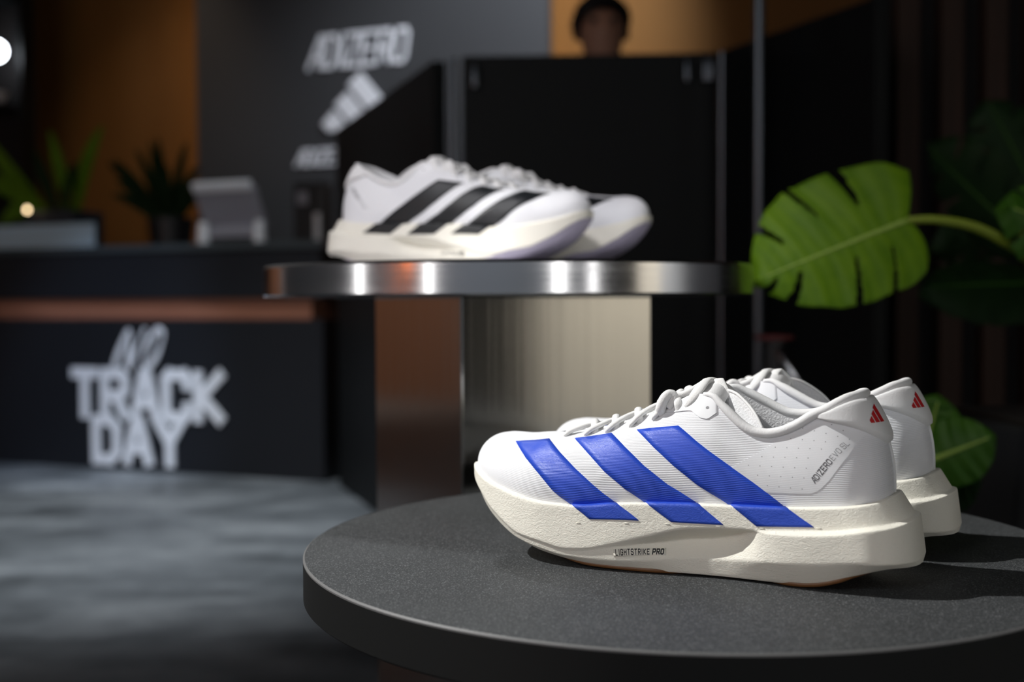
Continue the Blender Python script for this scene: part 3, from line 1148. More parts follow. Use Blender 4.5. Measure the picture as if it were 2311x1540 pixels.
    # --- red mark on the pillow: three bars, cast from behind and outside
    def rear_cast(yw, zw, off):
        d = Vector((0.42, -0.91, 0)).normalized()      # read from behind and the left of the foot
        sidev = Vector((0.91, 0.42, 0)).normalized()
        o = Vector((0.030, 0.012, 0)) + sidev * yw + Vector((0, 0, zw)) - d * 0.08
        h, n, i, dist = pb.ray_cast(o, d, 0.2)
        if h is None:
            h, n, i, dist = pb.find_nearest(o + d * 0.08)
        if n.dot(d) > 0:
            n = -n
        return h + n * off
    for q in LOGO:
        vs, fs = [], []
        nn = 5
        for i in range(nn + 1):
            for j in range(nn + 1):
                a = np.array(q[0]) * (1 - i / nn) + np.array(q[1]) * (i / nn)
                b = np.array(q[3]) * (1 - i / nn) + np.array(q[2]) * (i / nn)
                p = a * (1 - j / nn) + b * (j / nn)
                px = p[0]
                vs.append(rear_cast(LOGO_Y * MM - px * 10.5 * MM, LOGO_Z * MM + p[1] * 11.0 * MM, 0.00035))
        mesh('logo_bar', vs, grid_faces(nn + 1, nn + 1), 'red' if stripe == 'blue' else 'black_print', pil, smooth=True)

    # --- stripes
    for kx in ('1', '2', '3'):
        if 'u' + kx in PATCH:
            strip_patch('stripe', ub, sg, *PATCH['u' + kx], stripe, root)
            strip_patch('midsole_stripe', mb, sg, *PATCH['m' + kx], stripe_foam, root, nl=22)
    # inner side carries the same three stripes
    if 'u1' in PATCH:
        for kx in ('1', '2', '3'):
            strip_patch('stripe', ub, -sg, *PATCH['u' + kx], stripe, root)

    # --- clear side film with print and punched holes
    if 'film' in PATCH:
        poly_patch('side_film', ub, sg, PATCH['film'], 'overlay', root, 0.00022, 2.4)
        vs, fs = [], []
        for (u, q) in PATCH['holes']:
            o = len(vs)
            c = cast(ub, sg, u, q, 0.00045)
            for a in range(6):
                an = a * math.pi / 3
                vs.append(cast(ub, sg, u + 0.36 * math.cos(an), q + 0.36 * math.sin(an), 0.00031))
            fs.append(tuple(range(o, o + 6)))
        mesh('punched_holes', vs, fs, 'hole', root, smooth=False)
        (ta, tb) = PATCH['text']
        dirv = np.array(tb) - np.array(ta)
        ln = np.linalg.norm(dirv)
        dirv /= ln
        for word, wst, x0f in (('aDIZERO', 1.05, 0.0), ('EVO SL', 0.5, 0.555)):
            lets, tot = text_quads(word, 3.5, wst, 1.5, 0.82)
            want = ln * (0.515 if x0f == 0 else 0.445)
            kx = want / tot

            def mp(x, y, x0=x0f * ln, kx=kx):
                # seen from outside, text runs toe-heel on a left shoe and heel-toe on a right shoe
                if sg > 0:
                    p = np.array(ta) + dirv * (x0 + x * kx) + np.array([dirv[1], -dirv[0]]) * y
                else:
                    p = np.array(tb) - dirv * (x0 + x * kx) - np.array([dirv[1], -dirv[0]]) * (y - 3.5)
                return p
            qs = [q for ch, ql in lets for q in ql]
            quad_patch('print', ub, sg, qs, 'grey_print', root, 0.00034, mp)
    # --- foam name plate on the lower midsole
    if 'plate' in PATCH:
        a, b, c, d = [np.array(p) for p in PATCH['plate']]     # corners: toe-top, heel-top, heel-bottom, toe-bottom
        pl = strip_patch('name_plate', mb, sg, [tuple(a), tuple(d)], [tuple(b), tuple(c)], 'foam', root, 10, 24, 0.0004)
        lets, tot = text_quads('LIGHTSTRIKE', 1.0, 1.25, 1.8, 0.62)
        lets2, tot2 = text_quads('PRO', 1.0, 1.7, 2.1, 0.85, 0.12)
        for L_, T_, x0, x1 in ((lets, tot, 0.05, 0.69), (lets2, tot2, 0.75, 0.95)):
            def mp(x, y, T_=T_, x0=x0, x1=x1):
                f = x0 + (x1 - x0) * x / T_
                if sg < 0:
                    f = 1 - f
                return (a * (1 - f) + b * f) * (0.18 + 0.64 * y) + (d * (1 - f) + c * f) * (0.82 - 0.64 * y)
            quad_patch('print', mb, sg, [q for ch, ql in L_ for q in ql], 'black_ink', pl, 0.0005, mp)
        for (u, q) in PATCH['ticks']:
            strip_patch('tick', mb, sg, [(u + 1.6, q + 0.25), (u + 1.6, q - 0.25)], [(u - 1.6, q + 0.25), (u - 1.6, q - 0.25)], 'foam', root, 4, 5, 0.00035)
    # --- heel seam
    gseam = np.linspace(0.03, 0.5, 14)
    pth = []
    for t in gseam:
        x, y, z = upper_pt(np.array([0.0]), t, 1)
        pth.append(P(x[0] - 0.1, 0, z[0]))
    tube('heel_seam', pth, 0.0012, 'piping', root, seg=8, up=(1, 0, 0))
    return root, upper, midsole


LOGO_Y, LOGO_Z = 4.0, 102.5
PATCH.update({
    'u1': ([(275.7, 95.2), (259.7, 76.9), (244.8, 62.2), (233.3, 50.5), (227.2, 46.2), (220.9, 43.0), (219.4, 42.0)],
           [(246.8, 96.4), (232.2, 81.2), (217.3, 67.4), (203.9, 56.6), (196.6, 51.4), (188.3, 46.5), (186.7, 45.4)]),
    'u2': ([(225.9, 95.6), (210.9, 80.7), (196.3, 66.2), (181.6, 55.6), (176.2, 52.8), (169.0, 49.0), (167.6, 48.0)],
           [(197.7, 100.0), (183.9, 86.3), (169.0, 72.8), (153.3, 61.9), (144.2, 57.6), (134.4, 52.5), (132.8, 51.5)]),
    'u3': ([(179.2, 101.9), (163.8, 86.6), (149.8, 74.6), (134.4, 63.7), (125.4, 59.0), (114.2, 53.6), (112.8, 52.6)],
           [(149.0, 104.8), (135.3, 93.1), (126.9, 86.8), (111.7, 76.9), (96.9, 67.6), (88.2, 61.8), (78.6, 55.2), (77.2, 54.2)]),
    'm1': ([(222.0, 44.6), (219.8, 42.6), (215.6, 39.0), (209.4, 35.0), (204.4, 31.5)], [(189.0, 47.0), (186.9, 45.4), (183.3, 42.8), (176.8, 38.8), (170.2, 34.4)]),
    'm2': ([(169.6, 50.2), (167.3, 48.2), (164.1, 45.4), (157.0, 40.8), (149.3, 36.0)], [(136.0, 53.8), (133.7, 52.0), (130.2, 48.9), (123.1, 43.6), (115.1, 37.8)]),
    'm3': ([(115.2, 55.2), (112.8, 53.3), (109.3, 49.8), (102.0, 44.4), (94.5, 38.9)], [(80.2, 56.6), (77.9, 54.8), (74.4, 51.7), (67.0, 46.8), (58.7, 41.6)]),
    'eyestay': [(163.7, 122), (163.6, 117.0), (159.8, 115.1), (155.6, 114.9), (142.2, 115.9), (137.8, 113.3), (134.4, 110.2), (130.4, 109.6), (125.4, 113.6), (123.6, 117.7), (129.6, 123.3), (135.6, 127.5), (145.0, 127.0), (155.8, 124.0)],
    'eyelet': (130.0, 117.9),
    'film': [(115.0, 74.0), (109.5, 78.0), (95.3, 88.2), (82.4, 98.6), (71.5, 104.5), (60.7, 110.5), (50.0, 111.6), (32.5, 107.4), (40.8, 89.7), (50.9, 73.5), (57.2, 66.6), (62.6, 64.0), (84.0, 62.6), (95.0, 62.6), (108.0, 69.5)],
    'text': [(59.6, 70.8), (40.0, 98.2)],
    'holes': [(58.0, 113.0), (50.9, 109.7), (44.1, 106.8), (68.2, 106.3), (61.0, 104.8), (53.9, 103.4), (47.0, 102.2), (40.4, 101.6), (75.4, 99.3), (68.2, 98.7), (61.0, 98.3), (54.0, 97.9), (84.9, 92.9), (77.6, 92.9), (70.4, 92.9), (63.3, 92.9), (56.3, 93.0), (92.9, 85.7), (85.7, 86.0), (78.5, 86.3), (71.3, 86.5), (64.2, 86.7), (101.0, 79.1), (93.8, 79.3), (86.5, 79.5), (79.3, 79.6), (72.2, 79.8), (65.1, 79.9), (95.0, 73.0), (87.7, 73.2), (80.6, 73.3), (73.4, 73.5), (66.4, 73.6), (88.8, 66.8), (81.6, 66.7), (74.5, 66.6), (67.4, 66.6)],
    'plate': [(188.1, 14.2), (154.9, 21.1), (154.2, 15.4), (187.5, 8.4)],
    'ticks': [(212.2, 28.1), (178.8, 31.4), (151.6, 34.4), (118.6, 36.6), (91.0, 37.9), (56.2, 41.4)],
})
R27 = math.radians(180 - 27)
def place_shoes():
    out = []
    out.append(make_shoe((0.2549, 0.7188, TABLE_Z), R27, 1, 'blue', 'blue_foam', 'gum',
               'white running shoe with blue stripes, the nearer one of the pair on the dark table', 'white shoes with blue stripes'))
    out.append(make_shoe((0.3140, 0.815, TABLE_Z), math.radians(180 - 28.5), -1, 'blue', 'blue_foam', 'gum',
               'white running shoe half hidden behind the blue-striped shoe nearest the camera', 'white shoes with blue stripes'))
    out.append(make_shoe((-0.2098, 1.386, SILVER_Z), math.radians(-20.5), -1, 'black_print', 'black_print', 'lilac_shade_rubber',
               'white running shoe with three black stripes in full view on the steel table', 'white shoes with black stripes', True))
    out.append(make_shoe((-0.133, 1.473, SILVER_Z), math.radians(-20.5), 1, 'black_print', 'black_print', 'lilac_shade_rubber',
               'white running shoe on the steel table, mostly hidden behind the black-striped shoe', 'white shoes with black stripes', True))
    return out
# ------------------------------------------------------------------ the room
struct(box('floor', -6, 5, -4.5, 9.5, -0.05, 0.0, 'floor'))
struct(box('ceiling', -6, 5, -4.5, 9.5, 3.3, 3.35, 'darkwall'))
struct(box('wall_left', -6.1, -6.0, 5.3, 9.5, 0, 3.3, 'brown_wall'))
struct(box('wall_left_front', -6.1, -6.0, -4.5, 5.3, 0, 3.3, 'grey_wall'))
struct(box('wall_right', 5.0, 5.1, -1.9, -0.6, 0, 3.3, 'beige'))
struct(box('wall_right_far', 5.0, 5.1, -0.6, 2.9, 0, 3.3, 'grey_wall'))
struct(box('wall_right_end', 5.0, 5.1, -4.5, -1.9, 0, 3.3, 'darkwall'))
struct(box('wall_back', -6, 5, -4.6, -4.5, 0, 3.3, 'grey_wall'))

# slanted run of the counter and the walls behind it
ROT = math.atan2(-0.62, 1.55)
CW, SW = math.cos(ROT), math.sin(ROT)


def along(p0, s, d=0.0):
    """a point s metres along the slanted run from p0, d metres farther back"""
    return (p0[0] + CW * s - SW * d, p0[1] + SW * s + CW * d)


PANEL0 = (-1.128, 6.40)          # point of the sign panel front
gw = box('wall_far', -4.2, 6.5, 0.0, 0.08, 0, 3.3, 'gold', loc=(*along(PANEL0, 0, 0.26), 0), rotz=ROT)
struct(gw)
sp = box('sign_panel', -0.70, 1.415, 0.0, 0.06, 0.0, 3.2, 'sign_wall', loc=(*PANEL0, 0), rotz=ROT)
tag(sp, 'tall charcoal wall panel carrying white lettering and three white bars', 'panel')
for nm, s0, lab in (('led_strip', -0.64, 'warm light strip glowing behind the left edge of the charcoal panel'),
                    ('led_strip', 1.35, 'warm light strip glowing behind the right edge of the charcoal panel')):
    o = box(nm, s0 - 0.01, s0 + 0.01, 0.062, 0.082, 0.05, 3.15, 'led_warm' if s0 < 0 else 'led_warm_bright', loc=(*PANEL0, 0), rotz=ROT)
    tag(o, lab, 'light strip')


def on_panel(x, y, d, s0, z0):
    q = along(PANEL0, s0 + x, -d)
    return (q[0], q[1], z0 + y)


def wall_word(s0, z0, h, label, wst, total, shear):
    lets, tot = text_quads('aDIZERO', h, wst, 1.35, 1.0, shear)
    e = empty('wall_lettering', (*along(PANEL0, s0, -0.002), z0), 0, label, 'sign')
    kx = total / tot
    for ch, ql in lets:
        letter_mesh('letter', ql, 0.012, 'letters', e,
                    lambda x, y, d: Vector(on_panel(x * kx, y, d + 0.001, s0, z0)) - Vector(e.location))


wall_word(0.035, 2.005, 0.165, 'white slanted ADIZERO lettering at the top of the charcoal panel', 0.82, 0.585, 0.22)
wall_word(-0.05, 1.487, 0.080, 'small white ADIZERO lettering low on the charcoal panel, cut by the black screen', 0.95, 0.36, 0.22)
e = empty('wall_logo', (*along(PANEL0, 0.13, -0.002), 1.64), 0, 'three white slanted bars mounted below the large wall lettering', 'logo')
for q in LOGO:
    letter_mesh('logo_bar', [q], 0.02, 'letters', e,
                lambda x, y, d: Vector(on_panel(x * 0.46, y * 0.31, d + 0.001, 0.125, 1.66)) - Vector(e.location))

# ------------------------------------------------------------------ counter
CB = (-0.831, 4.82)               # right-hand foot of the counter front
cnt = empty('service_counter', (*CB, 0), ROT, 'long navy-black service counter with a copper-brown band across its front', 'counter')
box('base', -2.6, 0.06, 0.0, 0.65, 0.0, 0.672, 'counter', cnt)
box('wood_band', -2.6, 0.0, 0.012, 0.62, 0.672, 0.760, 'band', cnt)
box('fascia', -2.6, 0.06, -0.015, 0.65, 0.760, 0.965, 'counter', cnt)
box('worktop', -2.62, 0.08, -0.03, 0.68, 0.965, 0.995, 'worktop', cnt, 0.004)


def on_counter(x, y, d, s0, z0):
    return (s0 + x, -d - 0.001, z0 + y)


sg_ = empty('counter_sign', (*along(CB, -1.0, -0.002), 0.0), ROT, 'white NO TRACK DAY lettering on the front of the dark counter', 'sign')


def sign_word(s, s0, z0, h, wst, total, gap=1.6, name='letter'):
    lets, tot = text_quads(s, h, wst, gap, 1.0, 0.0)
    kx = total / tot
    for ch, ql in lets:
        letter_mesh(name, ql, 0.012, 'letters', sg_, lambda x, y, d: (s0 + 1.0 + x * kx, -d, z0 + y))


sign_word('TRWCK', -1.225, 0.245, 0.185, 1.6, 0.78, 2.0)
sign_word('DWY', -1.11, 0.045, 0.175, 1.6, 0.46, 2.0)
# handwritten NO in brush strokes
for nm, pts in (('brush_letter', [(0.005, 0.0), (0.04, 0.085), (0.085, 0.175), (0.088, 0.10), (0.083, 0.01), (0.115, 0.09), (0.165, 0.185)]),
                ('brush_letter', [(0.215, 0.165), (0.18, 0.12), (0.155, 0.055), (0.165, 0.01), (0.20, 0.035), (0.235, 0.10), (0.25, 0.16), (0.225, 0.175), (0.205, 0.15)])):
    pth = catmull([(-0.015 + x * 1.12, -0.008, 0.448 + y) for x, y in pts], 8)
    tube(nm, pth, [0.012 + 0.005 * math.sin(i * 0.25) for i in range(len(pth))], 'letters', sg_, seg=8, up=(0, 1, 0), flat=0.5, uv=False)

WT = 0.995
c = along(CB, -2.15, 0.10)
o = box('worktop_sheen', -0.45, 0.95, 0.0, 0.012, 0.0, 0.115, 'sheen', loc=(*c, WT), rotz=ROT, bevel=0.002)  # pale strip paints in the reflection along the worktop front
tag(o, 'pale strip standing in for the reflection on the worktop edge at the left of the counter', 'worktop sheen')

# tablet till on a stand, seen from behind
c = along(CB, -0.52, 0.22)
till = empty('tablet_till', (*c, WT), ROT, 'grey tablet till tilted on two pale feet on the counter', 'tablet')
box('tablet', -0.16, 0.16, -0.012, 0.012, 0, 0.20, 'tablet', till, 0.006, loc=(0, 0.02, 0.075), rot=(math.radians(28), 0, 0))
box('top_ledge', -0.16, 0.14, -0.016, 0.016, -0.02, 0.02, 'white_plastic', till, 0.006, loc=(0, -0.078, 0.258), rot=(math.radians(28), 0, 0))
box('stand', -0.11, 0.13, -0.05, 0.05, 0.035, 0.085, 'tablet', till, 0.006)
for sx in (-0.13, 0.165):
    lathe('foot', [(0, 0), (0.028, 0), (0.026, 0.06), (0.020, 0.105), (0, 0.108)], 'white_plastic', till, 24, loc=(sx, -0.05, 0.0))
c = along(CB, -0.13, 0.24)
cr = empty('card_reader', (*c, WT), ROT, 'small black card terminal with pale keypad standing beside the tablet till', 'card terminal')
box('body', -0.08, 0.08, -0.03, 0.04, 0.0, 0.265, 'black_plastic', cr, 0.012)
box('keypad', -0.055, -0.005, -0.036, -0.028, 0.17, 0.225, 'tablet', cr, 0.003)
box('side_rail', 0.03, 0.06, -0.042, -0.028, 0.015, 0.13, 'white_plastic', cr, 0.003)


def blade(name, base, tip, bend, width, m, parent, n=14):
    b, t = Vector(base), Vector(tip)
    mid = (b + t) / 2 + Vector(bend)
    vs, uvs = [], []
    ax = (t - b).normalized()
    sd = ax.cross(Vector((0.15, 1, 0.1))).normalized()
    for i in range(n):
        s = i / (n - 1)
        p = b * (1 - s) ** 2 + mid * 2 * s * (1 - s) + t * s * s
        w_ = width * (math.sin(math.pi * min(1, 0.12 + 0.88 * s)) ** 0.7 + 0.04)
        for j, f in enumerate((-1, -0.5, 0, 0.5, 1)):
            vs.append(p + sd * (w_ * f) + Vector((0, -1, 0.2)) * (w_ * 0.35 * (f * f)))
            uvs.append((s, f * 0.5 + 0.5))
    o = mesh(name, vs, grid_faces(n, 5), m, parent, uvs=uvs)
    md = o.modifiers.new('thick', 'SOLIDIFY')
    md.thickness = 0.003
    return o


c = along(CB, -1.56, 0.30)
pp = empty('potted_plant', (*c, WT), ROT, 'bright green broad-bladed plant in a navy box pot at the left of the counter', 'potted plant')
box('pot', -0.12, 0.15, -0.11, 0.11, 0.0, 0.19, 'pot', pp, 0.008)
box('soil', -0.11, 0.14, -0.09, 0.09, 0.17, 0.186, 'soil', pp)
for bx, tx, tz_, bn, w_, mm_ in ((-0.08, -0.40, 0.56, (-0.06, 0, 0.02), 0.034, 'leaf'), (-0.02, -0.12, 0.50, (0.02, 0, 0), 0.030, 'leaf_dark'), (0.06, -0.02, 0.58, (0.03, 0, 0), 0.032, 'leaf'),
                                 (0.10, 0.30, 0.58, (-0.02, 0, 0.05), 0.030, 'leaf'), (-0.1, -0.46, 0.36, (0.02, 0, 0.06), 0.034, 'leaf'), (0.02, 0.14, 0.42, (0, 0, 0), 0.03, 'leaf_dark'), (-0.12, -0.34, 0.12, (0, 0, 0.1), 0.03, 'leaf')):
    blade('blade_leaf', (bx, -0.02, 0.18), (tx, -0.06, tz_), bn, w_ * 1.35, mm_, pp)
c = along(CB, -1.02, 0.42)
pp = empty('potted_plant', (*c, WT), ROT, 'dark leafy plant in a black round pot between the green plant and the tablet', 'potted plant')
lathe('pot', [(0, 0), (0.09, 0), (0.11, 0.15), (0.10, 0.15), (0.095, 0.13), (0, 0.13)], 'black_plastic', pp, 40)
rr = random.Random(3)
for k in range(15):
    a = rr.uniform(0, math.pi)
    h = rr.uniform(0.16, 0.46)
    r_ = rr.uniform(0.12, 0.36)
    blade('blade_leaf', (0.03 * math.cos(a), 0, 0.12), (r_ * math.cos(a) * 1.15 + 0.02, -0.1 + 0.1 * rr.random(), 0.12 + h * (0.45 + 0.55 * math.sin(a))), (0, 0, 0.05), 0.030, 'leaf_dark', pp)
tl = empty('candle_lamp', (*along(CB, -1.65, 0.16), WT), 0, 'tiny warm glowing lamp in front of the navy pot', 'lamp')
lathe('lamp_stem', [(0, 0), (0.03, 0), (0.03, 0.008), (0.006, 0.012), (0.006, 0.18), (0, 0.18)], 'black_plastic', tl, 16)
lathe('bulb', [(0, 0.18), (0.007, 0.184), (0.010, 0.193), (0.007, 0.202), (0, 0.206)], 'lamp_warm', tl, 16)

# dark shelf unit with a lamp at the far left
su = empty('shelf_unit', (-2.90, 6.58, 0), ROT, 'dark shelving at the far left edge beside the amber wall', 'shelf')
box('back', -1.0, 0.0, 0.30, 0.33, 0, 3.1, 'darkwall', su)
box('side', -0.03, 0.0, 0.22, 0.30, 0, 3.1, 'screen', su)
for z in (0.9, 1.40, 1.88, 2.5):
    box('shelf_board', -1.0, -0.03, 0.0, 0.30, z - 0.02, z, 'screen', su)
LP = along((-2.90, 6.58), -0.09, 0.12)
lm = empty('pendant_lamp', (*LP, 2.12), 0, 'bright white globe lamp hanging in the dark shelving at the left edge', 'lamp')
lathe('cord', [(0, 0.12), (0.006, 0.12), (0.006, 0.36), (0, 0.36)], 'black_plastic', lm, 10)
lathe('globe', [(0.055 * math.sin(a), 0.065 - 0.055 * math.cos(a)) for a in np.linspace(0.0, math.pi, 16)], 'lamp_white', lm, 24)
bw = lathe('ceramic_bowl', [(0, 0), (0.05, 0), (0.09, 0.07), (0.085, 0.07), (0.045, 0.01), (0, 0.01)], 'white_plastic', None, 28, loc=(*along((-2.90, 6.58), -0.13, 0.12), 1.88))
tag(bw, 'white ceramic bowl on the shelf below the globe lamp', 'bowl')

# ------------------------------------------------------------------ black folding screen, post and pole
fs_ = empty('folding_screen', (-0.19, 3.34, 0), 0, 'tall black folding screen standing behind the steel table', 'screen')


def screen_leaf(a, b, z1=1.43):
    a, b = Vector((a[0] + 0.19, a[1] - 3.34, 0)), Vector((b[0] + 0.19, b[1] - 3.34, 0))
    d = b - a
    ln = d.length
    o = box('screen_leaf', 0, ln, -0.02, 0.02, 0.0, z1, 'screen', fs_, 0.004, loc=a, rotz=math.atan2(d.y, d.x))
    return o


screen_leaf((-0.685, 4.72), (-0.205, 3.37))
screen_leaf((-0.135, 3.325), (0.575, 3.29))
screen_leaf((0.60, 3.26), (0.85, 2.69))
for x, y in ((-0.165, 3.335), (0.588, 3.275)):
    lathe('hinge_post', [(0, 0), (0.013, 0), (0.013, 1.43), (0, 1.43)], 'dark_chrome', fs_, 20, loc=(x + 0.19, y - 3.34, 0))
for x, y, z in ((-0.10, 3.29, 1.34), (0.49, 3.265, 1.35), (0.54, 3.262, 1.35), (0.555, 3.262, 1.35)):
    lathe('hinge_pin', [(0, 0), (0.011, 0), (0.013, 0.03), (0.009, 0.06), (0, 0.06)], 'dark_chrome', fs_, 14, loc=(x + 0.19, y - 3.34, z))
o = lathe('chrome_pole', [(0, 0), (0.06, 0), (0.06, 0.012), (0.014, 0.02), (0.014, 3.29), (0, 3.29)], 'dark_chrome', None, 24, loc=(0.628, 2.98, 0))
tag(o, 'thin upright chrome pole in front of the black screen', 'pole')

# red-topped stand low behind the near shoes
rs = empty('queue_stand', (0.46, 2.05, 0), 0, 'dark stand with a red top and a slanting metal strut behind the near shoes', 'stand')
lathe('foot', [(0, 0), (0.12, 0), (0.12, 0.015), (0.02, 0.03), (0, 0.03)], 'black_plastic', rs, 32)
lathe('post', [(0, 0.03), (0.016, 0.03), (0.016, 0.672), (0, 0.672)], 'black_plastic', rs, 20)
lathe('cap', [(0, 0.672), (0.034, 0.672), (0.034, 0.679), (0, 0.682)], 'red_plastic', rs, 28)
tube('strut', [(0.0, -0.02, 0.655), (0.05, -0.03, 0.58), (0.085, -0.04, 0.52), (0.10, -0.04, 0.03)], 0.007, 'chrome', rs, seg=10)

# slatted walnut wall on the right
struct(box('wall_slatted', 0.95, 5.0, 3.05, 3.12, 0, 3.3, 'darkwall'))
base = bpy.data.objects['wall_slatted']
sm = box('slat', 0, 0.058, -0.05, 0.0, 0, 3.3, 'slat', base, 0.003)
sm.location = (0.985, 3.05, 0)
for k in range(1, 16):
    q = sm.copy()
    COL.objects.link(q)
    q.parent = base
    q.location = (0.985 + 0.112 * k, 3.05, 0)

# light columns on the wall behind the camera, mirrored in the steel
for x, wd, lab in ((-3.9, 0.17, 'leftmost'), (2.3, 0.20, 'middle'), (4.3, 0.12, 'rightmost')):
    o = box('light_column', -wd, wd, -0.03, 0.03, 0.25, 2.85, 'led_white', loc=(x, -4.46, 0))
    tag(o, 'tall white light column on the wall behind the camera, %s of three' % lab, 'light column')
o = box('light_column', -0.03, 0.03, -0.16, 0.16, 0.25, 2.85, 'led_white', loc=(-5.96, -1.2, 0))
tag(o, 'tall white light column on the grey left wall', 'light column')
o = box('orange_light_box', -0.22, 0.22, -0.03, 0.03, 1.1, 2.2, 'led_orange', loc=(-5.45, -4.46, 0))
tag(o, 'orange light box on the wall behind the camera', 'light box')

# ------------------------------------------------------------------ tables
t = empty('display_table', (0.1241, 0.8584, 0), 0, 'dark grey speckled round table carrying the blue-striped shoes', 'table')
R_ = 0.275
lathe('tabletop', [(0, TABLE_Z), (R_ - 0.004, TABLE_Z), (R_ - 0.0012, TABLE_Z - 0.0004)], 'table', t, 160)
lathe('edge_lip', [(R_ - 0.0013, TABLE_Z - 0.0003), (R_, TABLE_Z - 0.0012), (R_, TABLE_Z - 0.0022)], 'table_rim', t, 160)
lathe('rim', [(R_, TABLE_Z - 0.0022), (R_, TABLE_Z - 0.029), (R_ - 0.0015, TABLE_Z - 0.0305), (0, TABLE_Z - 0.0305)], 'table_edge', t, 160)
box('column', -0.113, 0.113, -0.113, 0.113, 0.012, TABLE_Z - 0.0305, 'steel_col', t, 0.002, rot=(0, 0, math.radians(20)))
lathe('foot_plate', [(0, 0), (0.2, 0), (0.2, 0.010), (0.198, 0.012), (0, 0.012)], 'steel', t, 96)

t = empty('display_table', (-0.004, 1.3407, 0), 0, 'brushed steel round table on a square column carrying the black-striped shoes', 'table')
lathe('tabletop', [(0, SILVER_Z), (R_ - 0.0028, SILVER_Z), (R_, SILVER_Z - 0.0030), (R_, SILVER_Z - 0.0315), (R_ - 0.0018, SILVER_Z - 0.0335), (0, SILVER_Z - 0.0335)], 'steel', t, 200, sharp=20)
a_ = 0.117
box('column', -a_, a_, -a_, a_, 0.012, SILVER_Z - 0.0335, 'steel_col', t, 0.002, rot=(0, 0, math.radians(28.3)))
lathe('foot_plate', [(0, 0), (0.2, 0), (0.2, 0.010), (0.198, 0.012), (0, 0.012)], 'steel', t, 96)

# ------------------------------------------------------------------ shoes
place_shoes()


# ------------------------------------------------------------------ big-leaved plants on the right
def split_leaf(name, base, ex, ey, ln, wu, wl, m, parent, slots_u, slots_l, droop=0.06, cup=0.03, back=(0.24, 0.24)):
    """leaf with a midrib along ex and halves along +-ey, slits cut in from the margin"""
    ex, ey = Vector(ex).normalized(), Vector(ey)
    ey = (ey - ex * ey.dot(ex)).normalized()
    ez = ex.cross(ey).normalized()
    if ez.y > 0:
        ez = -ez
    na, nb = 96, 20
    bm = bmesh.new()
    lay = bm.loops.layers.uv.new('UVMap')
    prof = pchip([(0, 0.66), (0.07, 0.90), (0.20, 1.0), (0.42, 0.99), (0.62, 0.86), (0.8, 0.60), (0.92, 0.32), (1.0, 0.0)])
    vein = []
    for sd, W_, slots in ((1, wu, slots_u), (-1, wl, slots_l)):
        V = []
        for i in range(na):
            a = i / (na - 1)
            row = []
            for j in range(nb):
                b = j / (nb - 1)
                w_ = W_ * float(prof(a))
                # side veins sweep forward; the base lobes reach back behind the stalk
                xx = a * ln + (0.10 * ln * b * b) * (1 - a) - back[0 if sd > 0 else 1] * ln * (b ** 1.1) * max(0, 1 - a * 3.2)
                yy = sd * w_ * b
                zz = -droop * (a ** 2) * ln - cup * b * b + 0.002 * math.sin(a * 30) * b
                p = Vector(base) + ex * xx + ey * yy + ez * (zz + 0.0)
                row.append((bm.verts.new(p), (a, 0.5 + 0.5 * sd * b)))
            V.append(row)
        for i in range(na - 1):
            for j in range(nb - 1):
                a, b = (i + 0.5) / (na - 1), (j + 0.5) / (nb - 1)
                if any(b > b0 and abs(a - a0 - sl * (b - b0)) < hw * (0.45 + 0.55 * (b - b0) / (1 - b0)) for a0, b0, hw, sl in slots):
                    continue
                f = bm.faces.new([V[i][j][0], V[i + 1][j][0], V[i + 1][j + 1][0], V[i][j + 1][0]])
                for lp, uv in zip(f.loops, (V[i][j][1], V[i + 1][j][1], V[i + 1][j + 1][1], V[i][j + 1][1])):
                    lp[lay].uv = uv
                f.smooth = True
        if sd == 1:
            vein = [V[i][0][0].co.copy() for i in range(0, na - 4, 4)]
    bmesh.ops.remove_doubles(bm, verts=bm.verts, dist=1e-5)
    loose = [v for v in bm.verts if not v.link_faces]
    bmesh.ops.delete(bm, geom=loose, context='VERTS')
    bmesh.ops.recalc_face_normals(bm, faces=bm.faces)
    me = bpy.data.meshes.new(name)
    bm.to_mesh(me)
    bm.free()
    o = link(name, me, m, parent)
    md = o.modifiers.new('thick', 'SOLIDIFY')
    md.thickness = 0.0012
    if len(vein):
        tube('midrib', vein, [0.0034 * (1 - 0.75 * i / len(vein)) for i in range(len(vein))], 'leaf_mid' if m == 'leaf_dark' else 'vein', o, seg=8, uv=False)
    return o


PLX, PLY = 0.90, 1.62
pl = empty('leafy_plant', (PLX, PLY, 0), 0, 'split-leaf plant with one large lit leaf reaching over to the steel table', 'plant')
box('planter', -0.22, 0.25, -0.20, 0.25, 0.0, 0.565, 'planter', pl, 0.006)
box('soil', -0.20, 0.23, -0.18, 0.23, 0.565, 0.572, 'soil', pl)


def W2L(p):
    return (p[0] - PLX, p[1] - PLY, p[2])


